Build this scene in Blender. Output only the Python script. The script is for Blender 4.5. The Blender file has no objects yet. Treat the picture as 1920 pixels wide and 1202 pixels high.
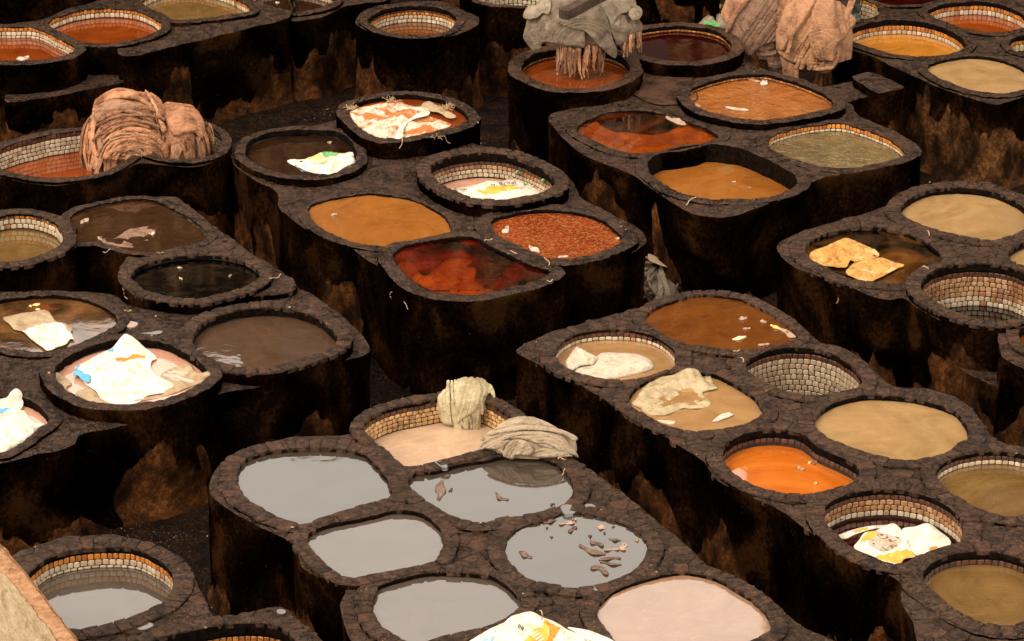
import bpy, bmesh, math, random
import numpy as np
from mathutils import Vector, Matrix
from mathutils.geometry import delaunay_2d_cdt

# ------------------------------------------------------------------ camera, sky, sun, exposure
random.seed(7)
rng = np.random.default_rng(7)
S = bpy.context.scene
COL = S.collection
W, H = 1920.0, 1202.0
HFOV = math.radians(18.0)
FPX = W / 2 / math.tan(HFOV / 2)
PITCH = math.radians(23.5)
CZ = 15.8
cam_d = bpy.data.cameras.new('camera')
cam = bpy.data.objects.new('camera', cam_d)
COL.objects.link(cam)
cam_d.sensor_fit = 'HORIZONTAL'
cam_d.angle = HFOV
cam_d.clip_end = 3000
cam_d.clip_start = 0.5
cam.location = (0, 0, CZ)
cam.rotation_euler = (math.pi / 2 - PITCH, 0, 0)
S.camera = cam

SUN_EL, SUN_AZ = math.radians(48), math.radians(228)      # azimuth measured clockwise from +Y
w = bpy.data.worlds.new('World')
S.world = w
w.use_nodes = True
nt = w.node_tree
nt.nodes.clear()
wo = nt.nodes.new('ShaderNodeOutputWorld')
bg = nt.nodes.new('ShaderNodeBackground')
sky = nt.nodes.new('ShaderNodeTexSky')
sky.sky_type = 'NISHITA'
sky.sun_disc = False
sky.sun_elevation = SUN_EL
sky.sun_rotation = SUN_AZ
sky.air_density = 1.2
sky.dust_density = 9.0
hs = nt.nodes.new('ShaderNodeHueSaturation')
hs.inputs['Saturation'].default_value = 0.22
mxw = nt.nodes.new('ShaderNodeMix'); mxw.data_type = 'RGBA'; mxw.blend_type = 'MULTIPLY'
mxw.inputs[0].default_value = 1.0
mxw.inputs[7].default_value = (1.0, 0.93, 0.85, 1)
bg.inputs['Strength'].default_value = 0.15
nt.links.new(sky.outputs[0], hs.inputs['Color'])
nt.links.new(hs.outputs[0], mxw.inputs[6])
veil = nt.nodes.new('ShaderNodeMix'); veil.data_type = 'RGBA'      # even high cloud over the whole sky
veil.inputs[0].default_value = 0.75
veil.inputs[7].default_value = (12.0, 11.0, 9.7, 1)
nt.links.new(mxw.outputs[2], veil.inputs[6])
nt.links.new(veil.outputs[2], bg.inputs['Color'])
nt.links.new(bg.outputs[0], wo.inputs['Surface'])
sd = bpy.data.lights.new('sun', 'SUN')
sd.energy = 1.2
sd.angle = math.radians(16)
sd.color = (1.0, 0.88, 0.72)
sun = bpy.data.objects.new('sun', sd)
COL.objects.link(sun)
sdir = Vector((math.sin(SUN_AZ) * math.cos(SUN_EL), math.cos(SUN_AZ) * math.cos(SUN_EL), math.sin(SUN_EL)))
sun.rotation_euler = sdir.to_track_quat('Z', 'Y').to_euler()
S.view_settings.view_transform = 'Standard'
S.view_settings.look = 'None'
S.view_settings.exposure = 0.6
S.view_settings.gamma = 1.0
S.view_settings.use_curve_mapping = False
S.cycles.max_bounces = 6
S.cycles.diffuse_bounces = 3
S.cycles.glossy_bounces = 3
S.cycles.transparent_max_bounces = 6

# ------------------------------------------------------------------ photo pixel -> point on a level plane
CP, SP = math.cos(PITCH), math.sin(PITCH)
def ray(x, y):
    a, b = (x - W / 2) / FPX, -(y - H / 2) / FPX
    return Vector((a, CP + b * SP, -SP + b * CP))
def P(x, y, z):
    d = ray(x, y)
    t = (z - CZ) / d.z
    return Vector((d.x * t, d.y * t, z))
ZS = 640.0 / 1832.0
def _tile(ox, oy):
    def f(s):
        out = []
        for p in s.split():
            a, b = p.split(',')
            out.append((ox + float(a) * ZS, oy + float(b) * ZS))
        return out
    return f
TA, TB, TC = _tile(0, 0), _tile(640, 0), _tile(1280, 0)
TD, TE, TF = _tile(0, 380), _tile(640, 380), _tile(1280, 380)
TG, TH, TI = _tile(0, 782), _tile(640, 782), _tile(1280, 782)
def PX(s):
    return [tuple(float(v) for v in p.split(',')) for p in s.split()]

# ------------------------------------------------------------------ numpy noise
def _hash(ix, iy, iz, seed):
    n = (ix * 374761393 + iy * 668265263 + iz * 2147483647 + seed * 1274126177) & 0xffffffff
    n = ((n ^ (n >> 13)) * 1274126177) & 0xffffffff
    n = (n ^ (n >> 16)) & 0xffff
    return n / 65535.0 * 2 - 1
def vnoise(p, seed=0):
    i = np.floor(p).astype(np.int64)
    f = p - i
    u = f * f * f * (f * (f * 6 - 15) + 10)
    r = 0
    for dx in (0, 1):
        wx = u[:, 0] if dx else 1 - u[:, 0]
        for dy in (0, 1):
            wy = u[:, 1] if dy else 1 - u[:, 1]
            for dz in (0, 1):
                wz = u[:, 2] if dz else 1 - u[:, 2]
                r = r + wx * wy * wz * _hash(i[:, 0] + dx, i[:, 1] + dy, i[:, 2] + dz, seed)
    return r
def fbm(p, scale, octv=3, seed=0):
    p = np.asarray(p, float) * scale
    r, a, t = 0, 1.0, 0
    for o in range(octv):
        r = r + a * vnoise(p + 17.3 * o, seed + o)
        t += a
        a *= 0.5
        p = p * 2.03
    return r / t
def ridged(p, scale, octv=3, seed=0):
    p = np.asarray(p, float) * scale
    r, a, t = 0, 1.0, 0
    for o in range(octv):
        r = r + a * (1 - np.abs(vnoise(p + 11.7 * o, seed + o)) * 2) ** 1
        t += a
        a *= 0.5
        p = p * 1.9
    return r / t

# ------------------------------------------------------------------ curves in the plane
def spline(pts, step, closed=True):
    """centripetal Catmull-Rom through pts (n x 2), resampled every STEP metres"""
    P_ = [np.array(p[:2], float) for p in pts]
    n = len(P_)
    out = []
    rngi = range(n) if closed else range(n - 1)
    for i in rngi:
        if closed:
            p0, p1, p2, p3 = P_[(i - 1) % n], P_[i], P_[(i + 1) % n], P_[(i + 2) % n]
        else:
            p0, p1, p2, p3 = P_[max(i - 1, 0)], P_[i], P_[i + 1], P_[min(i + 2, n - 1)]
        t0 = 0
        t1 = t0 + max(np.linalg.norm(p1 - p0), 1e-4) ** .5
        t2 = t1 + max(np.linalg.norm(p2 - p1), 1e-4) ** .5
        t3 = t2 + max(np.linalg.norm(p3 - p2), 1e-4) ** .5
        for t in np.linspace(t1, t2, 16, endpoint=False):
            A1 = (t1 - t) / (t1 - t0) * p0 + (t - t0) / (t1 - t0) * p1
            A2 = (t2 - t) / (t2 - t1) * p1 + (t - t1) / (t2 - t1) * p2
            A3 = (t3 - t) / (t3 - t2) * p2 + (t - t2) / (t3 - t2) * p3
            B1 = (t2 - t) / (t2 - t0) * A1 + (t - t0) / (t2 - t0) * A2
            B2 = (t3 - t) / (t3 - t1) * A2 + (t - t1) / (t3 - t1) * A3
            out.append((t2 - t) / (t2 - t1) * B1 + (t - t1) / (t2 - t1) * B2)
    if not closed:
        out.append(P_[-1])
    return resample(np.array(out), step, closed)
def resample(q, step, closed=True):
    if closed:
        q = np.vstack([q, q[:1]])
    seg = np.linalg.norm(np.diff(q, axis=0), axis=1)
    s = np.concatenate([[0], np.cumsum(seg)])
    n = max(6, int(round(s[-1] / step)))
    t = np.linspace(0, s[-1], n, endpoint=not closed)
    return np.stack([np.interp(t, s, q[:, k]) for k in range(q.shape[1])], 1)
def area(q):
    x, y = q[:, 0], q[:, 1]
    return 0.5 * np.sum(x * np.roll(y, -1) - np.roll(x, -1) * y)
def ccw(q):
    return q if area(q) > 0 else q[::-1].copy()
def normals(q, smooth=2):
    t = np.roll(q, -1, 0) - np.roll(q, 1, 0)
    for _ in range(smooth):
        t = (np.roll(t, 1, 0) + t + np.roll(t, -1, 0)) / 3
    t /= np.linalg.norm(t, axis=1)[:, None] + 1e-9
    return np.stack([t[:, 1], -t[:, 0]], 1)          # outward for a ccw curve
def inside(pts, poly):
    x, y = pts[:, 0], pts[:, 1]
    r = np.zeros(len(pts), bool)
    a, b = poly, np.roll(poly, -1, 0)
    for (x1, y1), (x2, y2) in zip(a, b):
        if y1 == y2: continue
        c = ((y1 > y) != (y2 > y)) & (x < (x2 - x1) * (y - y1) / (y2 - y1) + x1)
        r ^= c
    return r
def dist_to(pts, poly):
    """distance from points to the vertices of a densely sampled closed curve"""
    best = np.full(len(pts), 1e9)
    for k in range(0, len(pts), 4000):
        d = np.linalg.norm(pts[k:k + 4000, None, :] - poly[None], axis=2)
        best[k:k + 4000] = d.min(1)
    return best

# ------------------------------------------------------------------ objects
def tag(o, label=None, cat=None, group=None, kind=None):
    if label: o['label'] = label
    if cat: o['category'] = cat
    if group: o['group'] = group
    if kind: o['kind'] = kind
    return o
def empty(name, loc, label, cat, group=None):
    o = bpy.data.objects.new(name, None)
    COL.objects.link(o)
    o.empty_display_size = 0.2
    o.location = loc
    return tag(o, label, cat, group)
def mesh_obj(name, verts, faces, mats, parent=None, mi=None, smooth=True, loc=None, origin=None):
    v = np.asarray(verts, float)
    if origin is not None:
        v = v - np.array(origin, float)
    me = bpy.data.meshes.new(name)
    me.from_pydata(v.tolist(), [], [list(map(int, f)) for f in faces])
    for m in (mats if isinstance(mats, (list, tuple)) else [mats]):
        me.materials.append(m)
    if mi is not None:
        me.polygons.foreach_set('material_index', np.asarray(mi, np.int32))
    if smooth:
        me.polygons.foreach_set('use_smooth', np.ones(len(me.polygons), bool))
    me.update()
    o = bpy.data.objects.new(name, me)
    COL.objects.link(o)
    if parent is not None:
        o.parent = parent
    if loc is not None:
        o.location = loc
    return o
def inst(name, me, parent, loc, rot, scale):
    o = bpy.data.objects.new(name, me)
    COL.objects.link(o)
    o.parent = parent
    o.location = loc
    o.rotation_euler = rot
    o.scale = scale
    return o

# ------------------------------------------------------------------ materials
class NT:
    def __init__(s, name):
        s.m = bpy.data.materials.new(name)
        s.m.use_nodes = True
        s.t = s.m.node_tree
        s.t.nodes.clear()
        s.out = s.t.nodes.new('ShaderNodeOutputMaterial')
    def n(s, typ, **kw):
        nd = s.t.nodes.new('ShaderNode' + typ)
        for k, v in kw.items(): setattr(nd, k, v)
        return nd
    def l(s, a, b): s.t.links.new(a, b)
    def pos(s, scale=(1, 1, 1)):
        g = s.n('NewGeometry')
        mp = s.n('Mapping')
        mp.inputs['Scale'].default_value = scale
        s.l(g.outputs['Position'], mp.inputs['Vector'])
        return mp.outputs[0]
    def obj(s, scale=(1, 1, 1), off=True):
        g = s.n('TexCoord')
        mp = s.n('Mapping')
        mp.inputs['Scale'].default_value = scale
        s.l(g.outputs['Object'], mp.inputs['Vector'])
        return mp.outputs[0]
    def noise(s, vec, scale, detail=4, rough=0.55, dist=0.0):
        nd = s.n('TexNoise')
        nd.inputs['Scale'].default_value = scale
        nd.inputs['Detail'].default_value = detail
        nd.inputs['Roughness'].default_value = rough
        nd.inputs['Distortion'].default_value = dist
        s.l(vec, nd.inputs['Vector'])
        return nd.outputs['Fac']
    def vor(s, vec, scale, feature='F1'):
        nd = s.n('TexVoronoi', feature=feature)
        nd.inputs['Scale'].default_value = scale
        s.l(vec, nd.inputs['Vector'])
        return nd.outputs['Distance']
    def ramp(s, fac, stops, interp='LINEAR'):
        r = s.n('ValToRGB')
        r.color_ramp.interpolation = interp
        el = r.color_ramp.elements
        while len(el) > 1: el.remove(el[-1])
        el[0].position = stops[0][0]
        c = stops[0][1]
        el[0].color = (*c, 1) if len(c) == 3 else c
        for p, c in stops[1:]:
            e = el.new(p)
            e.color = (*c, 1) if len(c) == 3 else c
        s.l(fac, r.inputs['Fac'])
        return r.outputs['Color']
    def mix(s, fac, a, b, blend='MIX'):
        m = s.n('Mix', data_type='RGBA', blend_type=blend)
        for sock, v in ((m.inputs[0], fac), (m.inputs[6], a), (m.inputs[7], b)):
            if isinstance(v, (int, float)): sock.default_value = v
            elif isinstance(v, tuple): sock.default_value = (*v, 1) if len(v) == 3 else v
            else: s.l(v, sock)
        return m.outputs[2]
    def math(s, op, a, b=None, c=None, clamp=False):
        m = s.n('Math', operation=op, use_clamp=clamp)
        for k, v in enumerate((a, b, c)):
            if v is None: continue
            if isinstance(v, (int, float)): m.inputs[k].default_value = v
            else: s.l(v, m.inputs[k])
        return m.outputs[0]
    def bump(s, h, dist=0.01, strength=1.0, prev=None):
        b = s.n('Bump')
        b.inputs['Strength'].default_value = strength
        b.inputs['Distance'].default_value = dist
        s.l(h, b.inputs['Height'])
        if prev is not None: s.l(prev, b.inputs['Normal'])
        return b.outputs[0]
    def bsdf(s, col, rough=0.8, normal=None, spec=0.5, **kw):
        b = s.n('BsdfPrincipled')
        for k, v in (('Base Color', col), ('Roughness', rough), ('Specular IOR Level', spec)):
            if isinstance(v, (int, float)): b.inputs[k].default_value = v
            elif isinstance(v, tuple): b.inputs[k].default_value = (*v, 1)
            else: s.l(v, b.inputs[k])
        for k, v in kw.items():
            b.inputs[k].default_value = v
        if normal is not None: s.l(normal, b.inputs['Normal'])
        return b.outputs[0]
    def done(s, shader):
        s.l(shader, s.out.inputs['Surface'])
        return s.m

def mat_top(name='grimy_top', dust=(0.155, 0.072, 0.038), c1=(0.006, 0.0028, 0.0018), c2=(0.205, 0.112, 0.066), dusty=0.55):
    k = NT(name)
    p = k.pos()
    n1 = k.noise(p, 2.3, 5, .6)
    n2 = k.noise(p, 15, 6, .78)
    n3 = k.noise(p, 60, 3, .7)
    col = k.ramp(n2, [(0.40, c1), (0.50, tuple((a + b) / 2 for a, b in zip(c1, c2))), (0.60, c2)])
    col = k.mix(k.math('MULTIPLY', k.ramp(n3, [(0.40, (1, 1, 1)), (0.50, (0, 0, 0))]), .55), col, (0.004, 0.002, 0.0015))
    dm = k.ramp(k.math('ADD', k.math('MULTIPLY', n1, .6), k.math('MULTIPLY', n3, .4)), [(dusty - .05, (0, 0, 0)), (dusty + .02, (1, 1, 1))])
    col = k.mix(k.math('MULTIPLY', dm, .75), col, dust)
    blk = k.ramp(k.noise(p, 6, 4, .6, .6), [(0.56, (0, 0, 0)), (0.66, (1, 1, 1))])
    col = k.mix(k.math('MULTIPLY', blk, .75), col, (0.010, 0.007, 0.006))
    cr = k.n('TexVoronoi', feature='DISTANCE_TO_EDGE'); cr.inputs['Scale'].default_value = 3.4
    wv = k.n('Mix', data_type='VECTOR')
    nn = k.n('TexNoise'); nn.inputs['Scale'].default_value = 5; k.l(p, nn.inputs['Vector'])
    va = k.n('VectorMath', operation='ADD'); vs = k.n('VectorMath', operation='SCALE'); vs.inputs['Scale'].default_value = .22
    k.l(nn.outputs['Color'], vs.inputs[0]); k.l(p, va.inputs[0]); k.l(vs.outputs[0], va.inputs[1]); k.l(va.outputs[0], cr.inputs['Vector'])
    crack = k.ramp(cr.outputs['Distance'], [(0.0, (0, 0, 0)), (0.055, (1, 1, 1))])
    col = k.mix(k.math('MULTIPLY', k.math('SUBTRACT', 1.0, crack), .5), col, (0.006, 0.004, 0.004))
    sp = k.vor(p, 45)
    spm = k.ramp(sp, [(0.10, (1, 1, 1)), (0.16, (0, 0, 0))])
    gate = k.ramp(k.noise(p, 30, 2), [(0.57, (0, 0, 0)), (0.63, (1, 1, 1))])
    col = k.mix(k.math('MULTIPLY', spm, k.math('MULTIPLY', gate, .8)), col, (0.34, 0.15, 0.075))
    rg = k.ramp(n1, [(0.40, (0.24,) * 3), (0.60, (0.75,) * 3)])
    b = k.bump(crack, .012, .8)
    b = k.bump(n2, .06, 1.0, b)
    b = k.bump(n3, .018, 1.0, b)
    return k.done(k.bsdf(col, rg, b, .22))
def mat_wall(name='tarred_wall', zt=0.42, amp=0.55, brown=(0.110, 0.038, 0.010), above=False):
    k = NT(name)
    p = k.pos()
    g = k.n('SeparateXYZ'); k.l(p, g.inputs[0])
    ps = k.pos((1, 1, 0.6))
    big = k.noise(ps, 0.9, 3, .5, .5)
    drip = k.noise(k.pos((1, 1, 0.5)), 3.0, 3, .5, .3)
    edge = k.math('ADD', k.math('MULTIPLY', k.math('SUBTRACT', big, .5), amp * 6.0), k.math('MULTIPLY', k.math('SUBTRACT', drip, .5), 1.0))
    h = k.math('SUBTRACT', g.outputs[2], edge)
    lo, hi = ((0, 0, 0), (1, 1, 1)) if above else ((1, 1, 1), (0, 0, 0))
    mask = k.ramp(k.math('MULTIPLY_ADD', h, 0.1, .3), [(.3 + zt * .1 - .0012, lo), (.3 + zt * .1 + .0012, hi)])   # 1 = bare rusty plaster
    n2 = k.noise(p, 14, 6, .8)
    n4 = k.noise(k.pos((1, 1, .7)), 3.5, 5, .6)
    bcol = k.ramp(n4, [(0.40, tuple(c * .10 for c in brown)), (0.52, tuple(c * .6 for c in brown)), (0.68, tuple(min(1, c * 1.5) for c in brown))])
    spk = k.ramp(n2, [(0.45, (0, 0, 0)), (0.52, (1, 1, 1))])
    bcol = k.mix(k.math('MULTIPLY', spk, .65), bcol, (0.010, 0.006, 0.004))
    tn = k.math('ADD', k.math('MULTIPLY', k.noise(k.pos((1, 1, .8)), 1.4, 3, .5, .6), .7), k.math('MULTIPLY', k.noise(k.pos((1, 1, .8)), 24, 4, .7), .3))
    tar = k.ramp(tn, [(0.44, (0.0006, 0.0003, 0.0002)), (0.53, (0.0045, 0.0018, 0.0007)), (0.62, (0.022, 0.0085, 0.0028))])
    fl = k.ramp(k.vor(k.pos((1, 1, .6)), 26), [(0.07, (1, 1, 1)), (0.13, (0, 0, 0))])
    gt = k.ramp(k.noise(p, 11, 3), [(0.55, (0, 0, 0)), (0.65, (1, 1, 1))])
    tar = k.mix(k.math('MULTIPLY', fl, k.math('MULTIPLY', gt, .7)), tar, (0.11, 0.055, 0.025))
    col = k.mix(mask, tar, bcol)
    b = k.bump(mask, .012, -.7)
    b = k.bump(n2, .02, .8, b)
    b = k.bump(k.noise(k.pos((1, 1, .6)), 16, 5, .7), .03, .7, b)
    return k.done(k.bsdf(col, k.ramp(n4, [(.3, (.6,) * 3), (.7, (.9,) * 3)]), b, k.math('MULTIPLY', mask, .02)))
def mat_simple(name, c1, c2, scale=8, rough=.8, bumpd=.01, spec=.4, rnd=0.0, stain=None, detail=5):
    """two-tone noise colour, an optional third stain colour, and per-object value variation"""
    k = NT(name)
    p = k.pos()
    n = k.noise(p, scale, detail, .6, .2)
    col = k.ramp(n, [(.32, c1), (.68, c2)])
    if stain:
        sm = k.ramp(k.noise(p, stain[1], 4, .65, .5), [(stain[2], (0, 0, 0)), (stain[2] + .1, (1, 1, 1))])
        col = k.mix(k.math('MULTIPLY', sm, stain[3]), col, stain[0])
    if rnd:
        oi = k.n('ObjectInfo')
        v = k.math('MULTIPLY_ADD', oi.outputs['Random'], rnd * 2, 1 - rnd)
        cb = k.n('CombineColor'); [k.l(v, cb.inputs[i]) for i in range(3)]
        col = k.mix(1.0, col, cb.outputs[0], 'MULTIPLY')
    b = k.bump(k.noise(p, scale * 4, 4, .6), bumpd, .8) if bumpd else None
    return k.done(k.bsdf(col, rough, b, spec))
M = {}
M['top'] = mat_top()
M['top_dusty'] = mat_top('dusty_top', dusty=.50, dust=(0.20, 0.088, 0.045))
M['wall'] = mat_wall()
M['wall_low'] = mat_wall('tarred_wall_low', zt=.30, amp=.6)
M['wall_bare'] = mat_wall('bare_rusty_wall', zt=.80, amp=.45, brown=(0.125, 0.050, 0.016))
M['tar'] = mat_simple('black_tar_band', (0.0008, 0.0005, 0.0004), (0.011, 0.006, 0.0035), 16, .7, .03, .02)
M['mortar'] = mat_simple('dark_mortar', (0.006, 0.004, 0.003), (0.03, 0.017, 0.009), 20, .85, .01)
def mat_brick(name, base, rnd=.45):
    k = NT(name)
    p = k.pos()
    oi = k.n('ObjectInfo')
    n = k.noise(p, 22, 6, .8)
    n1 = k.noise(p, 5, 3, .6)
    col = k.ramp(n, [(.36, tuple(c * .15 for c in base)), (.52, base), (.72, tuple(c * 2.1 for c in base))])
    red = k.ramp(oi.outputs['Random'], [(.86, (0, 0, 0)), (1.0, (1, 1, 1))])
    col = k.mix(k.math('MULTIPLY', red, .5), col, (0.075, 0.030, 0.018))
    dk = k.ramp(n1, [(.52, (0, 0, 0)), (.66, (1, 1, 1))])
    col = k.mix(k.math('MULTIPLY', dk, .6), col, (0.012, 0.009, 0.008))
    v = k.math('MULTIPLY_ADD', oi.outputs['Random'], rnd * 2, 1 - rnd)
    cb = k.n('CombineColor'); [k.l(v, cb.inputs[i]) for i in range(3)]
    col = k.mix(1.0, col, cb.outputs[0], 'MULTIPLY')
    rg = k.ramp(k.noise(p, 9, 3), [(.35, (.36,) * 3), (.65, (.8,) * 3)])
    b = k.bump(n, .035, 1.0)
    b = k.bump(k.noise(p, 80, 3), .012, .9, b)
    return k.done(k.bsdf(col, rg, b, .10))
M['brick'] = mat_brick('grimy_brick', (0.066, 0.036, 0.022), .25)
M['stone'] = mat_brick('grimy_paver', (0.060, 0.033, 0.020), .25)
def mat_tile(name, c1, c2, dirt, dirtamt):
    k = NT(name)
    p = k.pos()
    oi = k.n('ObjectInfo')
    col = k.mix(oi.outputs['Random'], c1, c2)
    n = k.noise(p, 30, 4, .7)
    big = k.noise(p, 3.0, 3, .6)
    d = k.ramp(k.math('ADD', k.math('MULTIPLY', n, .55), k.math('MULTIPLY', big, .45)), [(.62 - dirtamt * .25, (0, 0, 0)), (.74 - dirtamt * .2, (1, 1, 1))])
    col = k.mix(k.math('MULTIPLY', d, .85), col, dirt)
    b = k.bump(n, .004, .6)
    return k.done(k.bsdf(col, .35, b, .5))
M['t_orange'] = mat_tile('orange_glazed_tile', (0.50, 0.17, 0.015), (0.24, 0.07, 0.009), (0.04, 0.015, 0.006), .4)
M['t_brown'] = mat_tile('brown_glazed_tile', (0.10, 0.03, 0.010), (0.045, 0.015, 0.007), (0.015, 0.008, 0.005), .5)
M['t_white'] = mat_tile('white_glazed_tile', (0.50, 0.40, 0.275), (0.33, 0.235, 0.145), (0.17, 0.07, 0.025), .35)
M['t_stained'] = mat_tile('stained_white_tile', (0.46, 0.28, 0.14), (0.28, 0.12, 0.042), (0.14, 0.045, 0.015), .75)
M['t_green'] = mat_tile('greyish_tile', (0.40, 0.295, 0.185), (0.25, 0.17, 0.10), (0.09, 0.05, 0.025), .35)
M['t_tan'] = mat_tile('tan_tile', (0.62, 0.38, 0.16), (0.36, 0.18, 0.06), (0.09, 0.035, 0.012), .6)

def mat_liquid(name, body, body2, alpha=1.0, tint=(1, 1, 1), ripple=.002, rscale=2.5, scum=None, gloss=1.0, swirl=1.2):
    body, body2 = tuple(c * .52 for c in body), tuple(c * .60 for c in body2)
    if scum: scum = (tuple(c * .6 for c in scum[0]),) + tuple(scum[1:])
    k = NT(name)
    p = k.pos()
    n = k.noise(p, swirl, 4, .6, 1.8)
    col = k.ramp(n, [(.34, body), (.66, body2)])
    if scum:
        sm = k.ramp(k.noise(p, scum[1], 6, .75, .8), [(scum[2], (0, 0, 0)), (scum[2] + .06, (1, 1, 1))])
        col = k.mix(k.math('MULTIPLY', sm, scum[3]), col, scum[0])
    ln = k.ramp(k.noise(k.pos((.5, 1.6, 1)), 2.2, 3, .5, 2.5), [(.485, (0, 0, 0)), (.50, (1, 1, 1)), (.515, (0, 0, 0))])
    col = k.mix(k.math('MULTIPLY', ln, .22), col, tuple(min(.8, c * 1.5 + .03) for c in body2))
    # sparse floating specks
    sp = k.ramp(k.vor(p, 9), [(0.013, (1, 1, 1)), (0.02, (0, 0, 0))])
    col = k.mix(k.math('MULTIPLY', sp, .7), col, tuple(min(.8, c * 1.6 + .15) for c in body2))
    b = k.bump(k.noise(p, rscale, 3, .5, .5), ripple, 1.0)
    d = k.n('BsdfDiffuse'); k.l(col, d.inputs['Color']); k.l(b, d.inputs['Normal'])
    sh = d.outputs[0]
    if alpha < 1:
        t = k.n('BsdfTransparent'); t.inputs['Color'].default_value = (*tint, 1)
        mx = k.n('MixShader')
        am = k.math('ADD', k.math('MULTIPLY', k.math('SUBTRACT', n, .5), 2.4), alpha, clamp=True)
        k.l(am, mx.inputs[0]); k.l(t.outputs[0], mx.inputs[1]); k.l(sh, mx.inputs[2])
        sh = mx.outputs[0]
    gl = k.n('BsdfGlossy'); gl.inputs['Roughness'].default_value = .035; k.l(b, gl.inputs['Normal'])
    gl.inputs['Color'].default_value = (gloss,) * 3 + (1,)
    fr = k.n('Fresnel'); fr.inputs['IOR'].default_value = 1.9; k.l(b, fr.inputs['Normal'])
    mx = k.n('MixShader'); k.l(fr.outputs[0], mx.inputs[0]); k.l(sh, mx.inputs[1]); k.l(gl.outputs[0], mx.inputs[2])
    return k.done(mx.outputs[0])
L = {}
L['lime'] = mat_liquid('grey_lime_water', (0.0596, 0.043, 0.0308), (0.0677, 0.049, 0.0354), ripple=.0008)
L['lime_warm'] = mat_liquid('warm_lime_water', (0.1065, 0.0755, 0.0536), (0.1198, 0.0865, 0.0624), ripple=.0008)
L['pink'] = mat_liquid('pinkish_lime_water', (0.3696, 0.1984, 0.1146), (0.4094, 0.2301, 0.1369), ripple=.0008)
L['cream'] = mat_liquid('cream_water', (0.702, 0.4368, 0.2624), (0.81, 0.5376, 0.3444), ripple=.0012)
L['rose'] = mat_liquid('milky_rose_water', (0.7475, 0.36, 0.2268), (0.897, 0.456, 0.3024), ripple=.001)
L['brown'] = mat_liquid('murky_brown_water', (0.0372, 0.0134, 0.0046), (0.0502, 0.019, 0.0069))
L['greybrown'] = mat_liquid('grey_brown_water', (0.0907, 0.0467, 0.0261), (0.1102, 0.057, 0.0324))
L['darkbrown'] = mat_liquid('dark_brown_water', (0.0236, 0.0092, 0.0035), (0.0341, 0.0139, 0.0056))
L['black'] = mat_liquid('black_water', (0.0005, 0.0003, 0.0001), (0.0008, 0.0006, 0.0002))
L['tan'] = mat_liquid('tan_water', (0.36, 0.1151, 0.0168), (0.432, 0.147, 0.0239), ripple=.0012, scum=((0.40, 0.24, 0.10), 1.2, .60, .5))
L['khaki'] = mat_liquid('khaki_water', (0.418, 0.2365, 0.0903), (0.532, 0.3182, 0.1333), ripple=.001)
L['milktan'] = mat_liquid('milky_tan_water', (0.4297, 0.22, 0.0799), (0.5078, 0.275, 0.1113), ripple=.0012)
L['olive'] = mat_liquid('olive_water', (0.1785, 0.0943, 0.027), (0.252, 0.1353, 0.042), ripple=.0012)
L['ripple'] = mat_liquid('rippled_olive_water', (0.156, 0.105, 0.04), (0.228, 0.1522, 0.06), ripple=.03, rscale=9)
L['rippleorange'] = mat_liquid('rippled_orange_dye', (0.32, 0.085, 0.014), (0.46, 0.15, 0.030), ripple=.028, rscale=9)
L['orange'] = mat_liquid('bright_orange_dye', (0.6885, 0.1472, 0.0099), (0.7497, 0.1944, 0.0193), ripple=.0012)
L['amber'] = mat_liquid('amber_dye', (0.24, 0.085, 0.012), (0.33, 0.13, 0.022), .8, (0.9, .5, .15), ripple=.003)
L['yellow'] = mat_liquid('yellow_ochre_dye', (0.5412, 0.1836, 0.0138), (0.656, 0.2584, 0.033), ripple=.004)
L['rust'] = mat_liquid('rust_dye', (0.23, 0.035, 0.004), (0.33, 0.063, 0.008), ripple=.0015)
L['redfoam'] = mat_liquid('foamy_red_dye', (0.2426, 0.0249, 0.0014), (0.3308, 0.0468, 0.0034), ripple=.004, scum=((0.50, 0.22, 0.085), 26, .50, .6))
L['darkred'] = mat_liquid('dark_red_dye', (0.0525, 0.0016, 0.0008), (0.21, 0.0096, 0.0016), .30, (1.0, .50, .12), ripple=.002)
L['maroon'] = mat_liquid('maroon_dye', (0.0268, 0.0008, 0.0001), (0.0383, 0.0012, 0.0002), ripple=.003, scum=((0.16, 0.05, 0.02), 40, .60, .4))
L['rededye'] = mat_liquid('clear_red_dye', (0.08, 0.008, 0.002), (0.22, 0.035, 0.006), .30, (1, .58, .16), ripple=.003)
L['amberclear'] = mat_liquid('clear_amber_dye', (0.14, 0.040, 0.006), (0.24, 0.08, 0.012), .32, (.95, .50, .12), ripple=.002)
L['limedye'] = mat_liquid('milky_amber_water', (0.16, 0.060, 0.014), (0.24, 0.10, 0.03), .55, (.9, .5, .15), ripple=.001)
L['chestnut'] = mat_liquid('chestnut_dye', (0.1403, 0.0367, 0.0043), (0.1963, 0.0551, 0.0069), ripple=.002)
# ------------------------------------------------------------------ masonry blocks: (key, top height, outline, wall material, pavers?, label)
BLOCKS = {}
def block(key, z, outline, wall='wall', top='top', paved=0.0, label='', zref=None, zbot=0.0, cat='masonry block', extra=0):
    pts = np.array([P(x, y, z if zref is None else zref)[:2] for x, y in outline])
    q = ccw(spline(pts, 0.045))
    BLOCKS[key] = dict(z=z, q=q, wall=wall, top=top, paved=paved, label=label, zbot=zbot, cat=cat)
block('nw', 1.30, TA('-420,110 -60,128 120,118 250,92 330,50 480,12 640,-60 900,-140 1300,-150 1545,-60 1566,20 1563,80 1540,98 1300,160 1100,206 900,256 700,300 640,292 612,256 540,248 470,255 430,300 300,334 0,350 -420,345'),
      label='long tarred block at the top left holding the red and orange dye vats')
block('nw2', 1.22, TA('1568,30 1566,112 1700,97 1790,60 1850,32 1960,14 2060,8 2100,-60 2000,-140 1560,-140'),
      label='tarred block at the top edge beside a round tower vat')
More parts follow.
